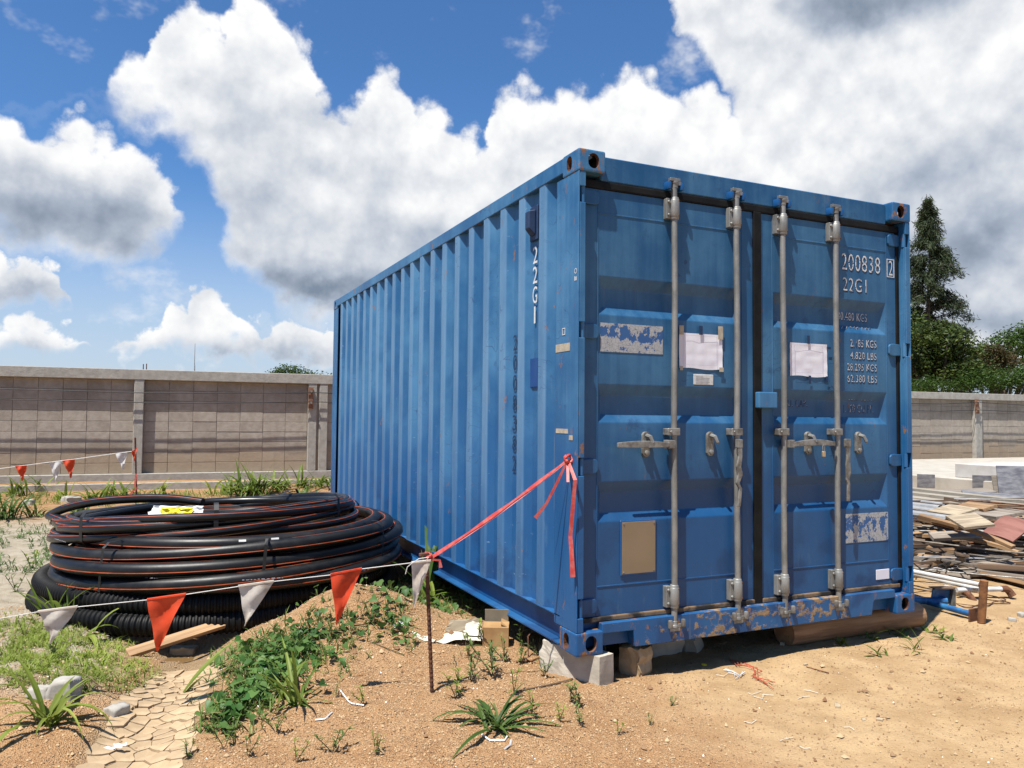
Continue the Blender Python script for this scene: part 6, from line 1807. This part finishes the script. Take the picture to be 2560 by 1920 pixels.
# loose grains: coarse sand and crumbs too many to count
def grains():
    g = np.random.default_rng(5)
    def batch(n, x0, x1, y0, y1, smin, smax, keep):
        X = g.uniform(x0, x1, n); Y = g.uniform(y0, y1, n); k = keep(X, Y); X, Y = X[k], Y[k]
        return X, Y, g.uniform(smin, smax, len(X)) * g.uniform(.6, 1.4, len(X))
    parts = []
    sand = lambda X, Y: (X < 0.25 + 0.35 * Y + .3 * g.normal(size=len(X))) & (gully_dist(X, Y) > .22) & ~((X > -.02) & (Y > 0))
    parts.append(batch(60000, -1.75, 1.0, -1.6, 1.9, .0022, .0048, sand))
    parts.append(batch(12000, -3.2, -1.7, -.3, 3.0, .002, .006, lambda X, Y: gully_dist(X, Y) > .2))
    parts.append(batch(17000, -.2, 3.6, -2.4, 0.2, .0015, .0045, lambda X, Y: X > -9))
    parts.append(batch(1100, -3.0, 3.5, -2.0, 2.5, .005, .013, lambda X, Y: ~((X > -.02) & (Y > 0.1))))
    X = np.concatenate([p[0] for p in parts]); Y = np.concatenate([p[1] for p in parts]); S = np.concatenate([p[2] for p in parts])
    Z = Hg(X, Y) + S * .35
    base = np.array([(1, 0, 0), (-1, 0, 0), (0, 1, 0), (0, -1, 0), (0, 0, 1), (0, 0, -1)], float)
    F0 = np.array([(0, 2, 4), (2, 1, 4), (1, 3, 4), (3, 0, 4)])
    n = len(X)
    A = g.uniform(0, 2 * pi, n); sc = g.uniform(.6, 1.3, (n, 1, 3))
    B = base[None] * sc * (1 + g.normal(0, .22, (n, 6, 3)))
    B[:, 5] *= .3
    ca, sa = np.cos(A)[:, None], np.sin(A)[:, None]
    V = np.stack([B[..., 0] * ca - B[..., 1] * sa, B[..., 0] * sa + B[..., 1] * ca, B[..., 2]], -1) * S[:, None, None] + np.stack([X, Y, Z], 1)[:, None]
    F = (F0[None] + (np.arange(n) * 6)[:, None, None]).reshape(-1)
    me = bpy.data.meshes.new('sand_grains')
    me.vertices.add(n * 6); me.vertices.foreach_set('co', V.ravel())
    me.loops.add(len(F)); me.loops.foreach_set('vertex_index', F.astype(np.int32))
    me.polygons.add(len(F) // 3); me.polygons.foreach_set('loop_start', np.arange(0, len(F), 3, dtype=np.int32))
    me.update(calc_edges=True)
    m, t, b = material('coarse_sand_grain')
    geo = t.n('ShaderNodeNewGeometry')
    r_ = t.n('ShaderNodeValToRGB'); t.put(r_.inputs[0], geo.outputs['Random Per Island'])
    cr = r_.color_ramp
    for q, c in ((0.0, (0.16, 0.08, 0.035)), (0.3, (0.27, 0.155, 0.075)), (0.7, (0.35, 0.22, 0.115)), (1.0, (0.42, 0.30, 0.17))):
        e = cr.elements.new(q) if q not in (0.0, 1.0) else cr.elements[0 if q == 0 else 1]
        e.position = q; e.color = (*c, 1)
    t.put(b.inputs['Base Color'], t.mix(1.0, r_.outputs[0], (GS * 1.25, GS * 1.25, GS * 1.25), 'MULTIPLY')); b.inputs['Roughness'].default_value = .9
    me.materials.append(m)
    tag(link('sand_grains', me), 'coarse loose sand grains scattered over the ground', 'sand', kind='stuff')
grains()

# ------------------------------------------------------------------ grasses and weeds
M['grass'] = leaf_material('grass_blade', (0.095, 0.155, 0.022), (0.180, 0.235, 0.042), 0.4, 0.5)
M['grass_lime'] = leaf_material('young_grass_blade', (0.165, 0.230, 0.028), (0.260, 0.310, 0.060), 0.4, 0.5)
M['grass_dark'] = leaf_material('deep_grass_blade', (0.045, 0.105, 0.020), (0.105, 0.170, 0.036), 0.35, 0.5)
M['weed'] = leaf_material('weed_leaf', (0.075, 0.145, 0.034), (0.160, 0.215, 0.052), 0.35, 0.55)
M['vine'] = leaf_material('vine_leaf', (0.036, 0.105, 0.022), (0.105, 0.180, 0.046), 0.3, 0.45)
M['vine_light'] = leaf_material('vine_leaf_light', (0.070, 0.145, 0.034), (0.150, 0.220, 0.060), 0.35, 0.45)
M['stem'] = simple('weed_stem', (0.07, 0.09, 0.025), (0.13, 0.08, 0.04), 20, 0.7)
def blade(mb, base, az, L, w, rise, droop, twist=0.0, n=7):
    """arching grass blade"""
    d = Vector((cos(az), sin(az), 0)); side = Vector((-sin(az + twist), cos(az + twist), 0))
    p = Vector(base); a = rise; vs = []
    for k in range(n + 1):
        s = k / n
        ww = w * (0.55 + 1.3 * s) if s < .35 else w * (1.0 - ((s - .35) / .65) ** 1.6)
        nrm = side * ww * .5
        fold = Vector((0, 0, ww * .18))
        vs += [p - nrm + fold, p, p + nrm + fold]
        a2 = a - droop * s * 1.15
        p = p + (d * cos(a2) + Vector((0, 0, sin(a2)))) * (L / n)
    fs = []
    for k in range(n):
        o = k * 3
        fs += [(o, o + 1, o + 4, o + 3), (o + 1, o + 2, o + 5, o + 4)]
    mb.add(vs, fs)
def tuft(name, lab, p, n, L, w, mat, seed, rise=(.5, 1.35), droop=(.6, 2.0), spread=.02, azr=None, group='grass tufts'):
    g = random.Random(seed); mb = MB()
    for k in range(n):
        az = g.uniform(0, 2 * pi) if azr is None else g.gauss(*azr)
        l = L * g.uniform(.45, 1.1)
        blade(mb, (g.gauss(0, spread), g.gauss(0, spread), -.01), az, l, w * g.uniform(.7, 1.2), g.uniform(*rise), g.uniform(*droop), g.gauss(0, .3))
    o = mb.build(name, mat); o.location = p
    return tag(o, lab, 'grass', group)
def px_size(p, n): return n * (p - CAM).dot(FWD) / FPX
# big tufts in the foreground
p = hit(120, 1812); tuft('grass_tuft', 'large bright grass tuft at the lower left corner', p, 26, px_size(p, 240), px_size(p, 14), M['grass_lime'], 4, (.45, 1.4), (.6, 2.5))
p = hit(1240, 1822); tuft('grass_tuft', 'broad-bladed grass tuft on the sand at bottom centre', p, 20, px_size(p, 215), px_size(p, 15), M['grass_dark'], 9, (.2, 1.15), (.5, 1.9))
tuft('weed_plant', 'fine weeds growing inside the bottom centre tuft', p + Vector((.03, .03, 0)), 34, px_size(p, 90), px_size(p, 7), M['weed'], 10, (.3, 1.4), (.3, 1.2), .035)
p = hit(740, 1760); tuft('grass_tuft', 'long grass tuft growing through the vine on the left', p, 24, px_size(p, 230), px_size(p, 10), M['grass'], 14, (.3, 1.4), (.4, 2.1), .03)
p = hit(450, 1740); tuft('grass_tuft', 'single leaning grass shoot over the cracked mud', p, 3, px_size(p, 200), px_size(p, 13), M['grass'], 17, (.75, 1.0), (.2, .5), .008, (-0.0, .25))
p = hit(1050, 1455); tuft('tall_grass', 'tall grass stalk with a bent tip beside the container side', Vector((-0.07, 2.18, Hs(-.07, 2.18))), 7, .95, .042, M['grass_dark'], 21, (1.3, 1.52), (.3, 1.9), .02)
p = Vector((-0.10, 2.05, Hs(-.10, 2.05))); tuft('grass_tuft', 'short green blades at the foot of the tall stalk', p, 10, .34, .03, M['grass'], 22, (.8, 1.45), (.4, 1.8), .03)
p = hit(140, 1555); tuft('grass_tuft', 'grass blades in front of the ribbed pipe at the left', p, 10, px_size(p, 150), px_size(p, 10), M['grass'], 23, (.9, 1.5), (.2, 1.5), .03)
p = hit(215, 1600); tuft('grass_tuft', 'two broad curved blades arching under the ribbed pipe', p, 4, px_size(p, 160), px_size(p, 13), M['grass_lime'], 24, (.7, 1.2), (1.2, 2.0), .02, (0.0, .5))
p = hit(175, 1560); tuft('weed_plant', 'thin upright weed left of the torn white pennant', p, 9, px_size(p, 110), px_size(p, 6), M['weed'], 25, (1.1, 1.5), (0, .7), .03)
M['dry'] = leaf_material('dry_grass', (0.20, 0.145, 0.07), (0.30, 0.235, 0.12), 0.2, 0.7)
for i, (px, py, s, lab) in enumerate([(600, 1800, 90, 'dry straw blades at the lower end of the vine'), (1210, 1790, 80, 'dry straw blades beside the bottom centre tuft'), (1150, 1650, 80, 'dry straw blades behind the stake'), (250, 1720, 80, 'dry straw blades by the stones on the left bank'), (900, 1560, 80, 'dry straw blades in the upper vine'), (1360, 1640, 70, 'dry straw blades at the broken end of the corner block')]):
    p = hit(px, py); tuft('dry_grass', lab, p, 12, px_size(p, s), px_size(p, 4), M['dry'], 500 + i, (.1, 1.3), (.1, 1.4), px_size(p, 16), None, 'dry grass')
# along the wall
wall_t = [(15, 1300, 130, 26, 'grass_dark', 'dark grass clump at the left frame edge before the wall'), (45, 1240, 90, 14, 'grass', 'grass clump at the kerb on the far left'), (120, 1225, 60, 9, 'grass', 'small clump on the kerb under the far pennants'), (160, 1250, 55, 12, 'grass_lime', 'lime green clump left of the far stake'),
          (235, 1250, 75, 22, 'grass', 'wide clump between the pennants and the far stake'), (300, 1240, 65, 20, 'grass', 'clump just left of the far stake'), (380, 1240, 85, 8, 'grass_lime', 'upright clump right of the far stake'), (555, 1235, 70, 10, 'grass_lime', 'bright upright clump before the second wall bay'),
          (600, 1238, 95, 26, 'grass', 'large clump before the middle of the second bay'), (645, 1232, 105, 26, 'grass', 'tallest clump before the second wall bay'), (700, 1225, 80, 18, 'grass', 'clump before the double post'), (740, 1215, 65, 14, 'grass', 'clump at the foot of the double post'), (805, 1215, 70, 16, 'grass', 'clump against the far corner of the container'),
          (680, 1262, 60, 14, 'grass_dark', 'low clump on the sand heap behind the coils'), (760, 1250, 60, 12, 'grass_dark', 'low clump right on the sand heap'), (100, 1290, 60, 12, 'weed', 'weedy patch on the clay at the left'), (200, 1285, 50, 12, 'weed', 'weedy patch behind the coils at the left'), (830, 1262, 55, 5, 'grass_lime', 'two blades curling at the container corner post')]
for i, (px, py, s, n, mt, lab) in enumerate(wall_t):
    p = hit(px, py); tuft('grass_tuft', lab, p, int(n * 1.5), px_size(p, s), px_size(p, 6.5), M[mt], 100 + i, (.6, 1.5), (.3, 1.8), px_size(p, 14))
# by the right corner
for i, (px, py, s, n, mt, lab) in enumerate([(2180, 1600, 62, 16, 'grass', 'grass tuft in front of the log end'), (2100, 1612, 48, 12, 'grass', 'low grass left of the tuft at the log'), (2290, 1630, 80, 9, 'grass', 'flattened grass right of the log'), (2255, 1590, 50, 14, 'weed', 'weed at the foot of the right corner casting'), (2330, 1580, 46, 16, 'grass_lime', 'feathery yellowish weed beside the scaffold jack'), (2205, 1640, 70, 7, 'grass', 'trailing grass blades below the log'), (2360, 1597, 38, 10, 'weed', 'small weed right of the feathery one')]):
    p = hit(px, py); tuft('grass_tuft', lab, p, n, px_size(p, s), px_size(p, 7), M[mt], 200 + i, (.15, 1.3), (.2, 1.2), px_size(p, 10))
# small weeds: a stem with pairs of narrow leaves
def weed(lab, px, py, h, seed, mt='weed', lean=0.0, leafs=7):
    p = hit(px, py); s = px_size(p, h * .75); g = random.Random(seed)
    t_ = thing('weed_plant', lab, 'weed', p, g.uniform(0, 6), 'small weeds on the sand')
    st_ = MB(); lf = MB()
    for b_ in range(g.randint(2, 3)):
        az = g.uniform(0, 6.28); el = g.uniform(.75, 1.45)
        pts_ = [Vector((0, 0, -.01))] + [Vector((cos(az) * cos(el), sin(az) * cos(el), sin(el))) * s * (k / 4) * g.uniform(.9, 1.1) for k in range(1, 5)]
        st_.tube(pts_, s * .012 + .0006, 4)
        for k in range(1, 5):
            for q in range(g.randint(2, 4)):
                blade(lf, pts_[k], g.uniform(0, 6.28), s * g.uniform(.22, .42), s * g.uniform(.055, .10), g.uniform(.1, 1.1), g.uniform(.2, 1.2), 0, 3)
    so = st_.build('stem', M['stem'], t_); lo_ = lf.build('foliage', M[mt], t_)
    return t_
wl = [(1140, 1745, 90), (1175, 1700, 80), (1232, 1690, 110), (1285, 1735, 75), (1262, 1655, 80), (1360, 1690, 60), (1330, 1790, 70), (1452, 1770, 75), (1430, 1755, 45), (1545, 1840, 45), (1625, 1815, 35), (1450, 1810, 60), (1400, 1800, 60), (655, 1528, 75), (700, 1515, 60), (1170, 1640, 70), (1300, 1615, 70), (1345, 1640, 45), (1195, 1610, 70),
      (560, 1870, 80), (620, 1890, 70), (740, 1905, 70), (830, 1880, 80), (690, 1830, 60), (910, 1760, 55), (840, 1745, 45), (470, 1900, 60), (940, 1890, 60), (1300, 1660, 60), (1250, 1585, 60), (1330, 1560, 70), (1290, 1520, 60), (1680, 1765, 28), (1960, 1610, 40), (560, 1690, 60), (130, 1645, 70), (60, 1590, 60), (40, 1480, 60), (120, 1440, 60), (80, 1420, 60)]
places = ['on the sand', 'in the gravelly sand', 'by the stake', 'near the corner block', 'beside the carton', 'below the vine', 'at the lower left', 'near the mound']
for i, (px, py, h) in enumerate(wl):
    where = 'left of the stake' if px < 1060 else ('between the stake and the corner block' if px < 1420 else 'right of the corner block')
    depth = 'in the nearest row' if py > 1780 else ('in the middle row' if py > 1660 else 'in the farthest row')
    t_ = weed('small leafy weed %s, %s' % (where, depth), px, py, h, 300 + i, 'weed' if i % 3 else 'grass_lime')
# low green mat on the left bank
def grass_mat(name, lab, region, n, L, w, mats, seed, keep=None):
    g = random.Random(seed); mb = MB()
    ok = 0
    for _ in range(n):
        px, py = g.uniform(region[0], region[2]), g.uniform(region[1], region[3])
        if keep and not keep(px, py, g): continue
        p = on_z(px, py, 0.04); p.z = Hs(p.x, p.y)
        for k in range(g.randint(2, 4)):
            blade(mb, p + Vector((g.gauss(0, .012), g.gauss(0, .012), -.004)), g.uniform(0, 6.28), L * g.uniform(.4, 1.2), w * g.uniform(.7, 1.3), g.uniform(.2, 1.35), g.uniform(.2, 1.6), 0, 3)
    o = mb.build(name, mats)
    return tag(o, lab, 'grass', kind='stuff')
def left_keep(px, py, g):
    e = ((px - 120) / 260) ** 2 + ((py - 1640) / 105) ** 2
    return g.random() < 1.25 - e and vnoise(np.array([px / 48.]), np.array([py / 26.]), 4)[0] > -.17
grass_mat('grass_mat', 'low green grass mat on the bank left of the cracked mud', (-40, 1530, 400, 1770), 3600, .068, .0058, M['grass_lime'], 41, left_keep)
grass_mat('grass_mat', 'sparse creeping grass on the clay beside the pipe coils', (-20, 1265, 160, 1420), 420, .10, .010, M['grass_dark'], 42, lambda px, py, g: vnoise(np.array([px / 30.]), np.array([py / 18.]), 9)[0] > .0)
grass_mat('grass_mat', 'low grass strip along the kerb before the wall', (-20, 1228, 830, 1262), 900, .13, .011, M['grass'], 43, lambda px, py, g: vnoise(np.array([px / 45.]), np.array([py / 9.]), 13)[0] > -.12)

# creeping vine with round leaves over the mound
def leaf_heart(s, fold):
    pts_ = [(0, 0), (.30, -.16), (.50, .08), (.46, .36), (.24, .66), (0, .90), (-.24, .66), (-.46, .36), (-.50, .08), (-.30, -.16)]
    vs = [(x * s, y * s, abs(x) * s * fold - .12 * s * (y ** 2)) for x, y in pts_] + [(0, .35 * s, 0)]
    return vs, [(10, k, (k + 1) % 10) for k in range(10)]
leaf_meshes = []
for k, (fo, mt) in enumerate(((.25, 'vine'), (.5, 'vine'), (.1, 'vine_light'), (.35, 'vine_light'), (.3, 'vine'), (.4, 'weed'), (.2, 'vine_light'))):
    v, f = leaf_heart(1.0, fo); leaf_meshes.append(MB().add(v, f).mesh('leaf', M[mt], smooth=True))
vine_paths = [([(545, 1800), (600, 1760), (640, 1730), (700, 1690)], 34, 95, 'lower trailing end of the round-leaved vine beside the cracked mud'),
              ([(600, 1640), (680, 1640), (760, 1620), (830, 1600)], 52, 150, 'densest mat of the round-leaved vine on the mound slope'),
              ([(850, 1550), (930, 1500), (1010, 1480), (1080, 1470)], 36, 110, 'upper part of the round-leaved vine behind the stake'),
              ([(1090, 1480), (1150, 1500), (1200, 1520), (930, 1610), (1010, 1640)], 34, 70, 'vine leaves near the cartons and the stake')]
gv = random.Random(77); total = 0
for path, spread, n, lab in vine_paths:
    c = hit(*path[len(path) // 2]); t_ = thing('creeping_vine', lab, 'vine', c, 0, 'patches of creeping vine')
    stm = MB(); extra = MB()
    pp_ = [hit(*q) - c + Vector((0, 0, .006)) for q in path]
    stm.tube(pp_, .003, 4)
    for i in range(int(n * 2.1)):
        k = gv.randint(0, len(path) - 2); f = gv.random()
        px = path[k][0] * (1 - f) + path[k + 1][0] * f + gv.gauss(0, spread); py = path[k][1] * (1 - f) + path[k + 1][1] * f + gv.gauss(0, spread * .55)
        p = on_z(px, py, c.z); p.z = Hs(p.x, p.y)
        p = p + Vector((0, 0, gv.uniform(.012, .065)))
        s = gv.uniform(.020, .058)
        Mx = trn(*(p - c)) @ rot('Z', gv.uniform(0, 6.28)) @ rot('X', gv.gauss(-.35, .4)) @ rot('Y', gv.gauss(0, .35)) @ Matrix.Scale(s, 4)
        if i < n and total < 296:
            link('leaf', gv.choice(leaf_meshes), t_, Mx); total += 1
        else:
            v, ff = leaf_heart(1.0, .3); extra.add([Mx @ Vector(q) for q in v], ff)
        stm.tube([Vector((p.x - c.x, p.y - c.y, Hs(p.x, p.y) - c.z)), p - c], .0013, 3)
    so = stm.build('stems', M['stem'], t_); so['kind'] = 'stuff'
    eo = extra.build('leaf_mass', M['vine'], t_, smooth=True); eo['kind'] = 'stuff'
    ml = MB(); g = random.Random(int(path[0][0]))
    for i in range(int(n * 3.2)):
        k = g.randint(0, len(path) - 2); f = g.random()
        px = path[k][0] * (1 - f) + path[k + 1][0] * f + g.gauss(0, spread * 1.1); py = path[k][1] * (1 - f) + path[k + 1][1] * f + g.gauss(0, spread * .6)
        p = on_z(px, py, c.z); p.z = Hs(p.x, p.y)
        for q in range(3): blade(ml, p - c, g.uniform(0, 6.28), g.uniform(.03, .09), g.uniform(.004, .009), g.uniform(.3, 1.4), g.uniform(0, 1.2), 0, 3)
    mo = ml.build('undergrowth', M['weed'], t_); mo['kind'] = 'stuff'

# ------------------------------------------------------------------ litter
def strip(lab, name, pts_, w, mt, cat='litter', group='plastic scraps on the ground', lift=.006):
    P_ = [hit(*q) + Vector((0, 0, lift)) for q in pts_]
    o = MB().tube([q - P_[0] for q in P_], w, 4).build(name, mt); o.location = P_[0]
    return tag(o, lab, cat, group)
RS = M['flag_red']
def tangle(lab, pts_, mt, w, n, seed):
    g = random.Random(seed); P0 = hit(*pts_[0]); t_ = thing('string_tangle', lab, 'string', P0)
    for k in range(n):
        q = [hit(x + g.gauss(0, 7), y + g.gauss(0, 4)) - P0 + Vector((0, 0, g.uniform(.002, .018))) for x, y in pts_]
        MB().tube(q, w, 4).build('strand', mt, t_)
tangle('red string tangle lying on the dirt before the door sill', [(1828, 1652), (1848, 1668), (1880, 1672), (1893, 1690), (1880, 1700), (1905, 1708), (1930, 1716)], simple('faded_red_string', (0.42, 0.07, 0.03), (0.55, 0.12, 0.06), 20, .8), .0022, 4, 3)
tangle('white string ends beside the red string tangle', [(1810, 1684), (1835, 1686), (1850, 1700), (1862, 1690)], M['white_plastic'], .003, 3, 6)
strip('white plastic zip tie on the sand below the grass', 'plastic_strip', [(850, 1728), (872, 1758), (880, 1763), (910, 1768)], .004, M['white_plastic'])
strip('short white plastic strip left of the zip tie', 'plastic_strip', [(788, 1804), (812, 1802), (830, 1784)], .004, M['white_plastic'])
strip('bent white plastic strip under the bottom centre tuft', 'plastic_strip', [(1205, 1840), (1225, 1855), (1262, 1856), (1268, 1845)], .0045, M['white_plastic'])
strip('white plastic strip curling right of the bottom tuft', 'plastic_strip', [(1262, 1876), (1276, 1866), (1278, 1854)], .0045, M['white_plastic'])
for i, (x, y) in enumerate([(1790, 1690), (1870, 1735), (1885, 1745), (1905, 1740), (1995, 1750), (2010, 1728), (1860, 1808), (1950, 1855), (2000, 1870), (2110, 1822)]):
    g = random.Random(i)
    strip('pale straw scrap on the bare dirt, ' + ['leftmost by the red string', 'first of three below the red string', 'second of three below the red string', 'third of three below the red string', 'right of the straw cluster', 'above the straw cluster', 'low beside the sand edge', 'near the lower frame edge', 'nearest to the lower frame edge', 'right of the cream chips'][i], 'straw_scrap', [(x, y), (x + g.uniform(8, 22), y + g.uniform(-6, 6)), (x + g.uniform(24, 38), y + g.uniform(-9, 9))], .0016, M['card_white'])
ws = thing('plastic_cup_shard', 'crushed white plastic shard on the sand left of the stake', 'litter', hit(995, 1572))
sheetgrid(ws, 'shard', [(-.03, 0, .012), (.03, -.01, .008), (.028, .02, .035), (-.02, .025, .03)], M['white_plastic'], .01, 4)
ws = thing('plastic_scrap', 'white plastic scrap at the lip of the cracked mud', 'litter', hit(285, 1880))
sheetgrid(ws, 'scrap', [(-.05, .01, .010), (.03, -.02, .012), (.05, .01, .03), (.0, .02, .02)], M['white_plastic'], .008, 8)
yc = thing('bottle_cap', 'small yellow and white scrap on the dirt by the sill shadow', 'litter', hit(1760, 1663))
MB().lathe((0, 0, 0), (0.1, 0, 1), [(0, .016), (.006, .016), (.007, .012)], 10).build('cap', M['yellow'], yc)
rw = [hit(1318, 1655), hit(1345, 1630), hit(1375, 1622)]
o = MB().tube([Vector((0, 0, .0)), Vector((.02, .05, .10)), Vector((.08, .09, .13)), Vector((.14, .10, .12))], .004, 5).build('bent_wire', M['rust']); o.location = (-0.02, 0.50, Hs(-.02, .5)); tag(o, 'bent rusty wire at the broken end of the corner block', 'wire')
strip('rusty wire lying across the sand toward the corner block', 'bent_wire', [(1290, 1658), (1330, 1655), (1365, 1640), (1385, 1628)], .005, M['rust'], 'wire', None)
strip('thin brown stick on the bare dirt', 'stick', [(2016, 1670), (2045, 1678), (2072, 1686)], .003, M['rust'], 'stick', None)
strip('long dry twig on the sand before the corner block', 'stick', [(1290, 1732), (1340, 1722), (1390, 1712), (1432, 1700)], .004, M['timber_dark'], 'stick', None)
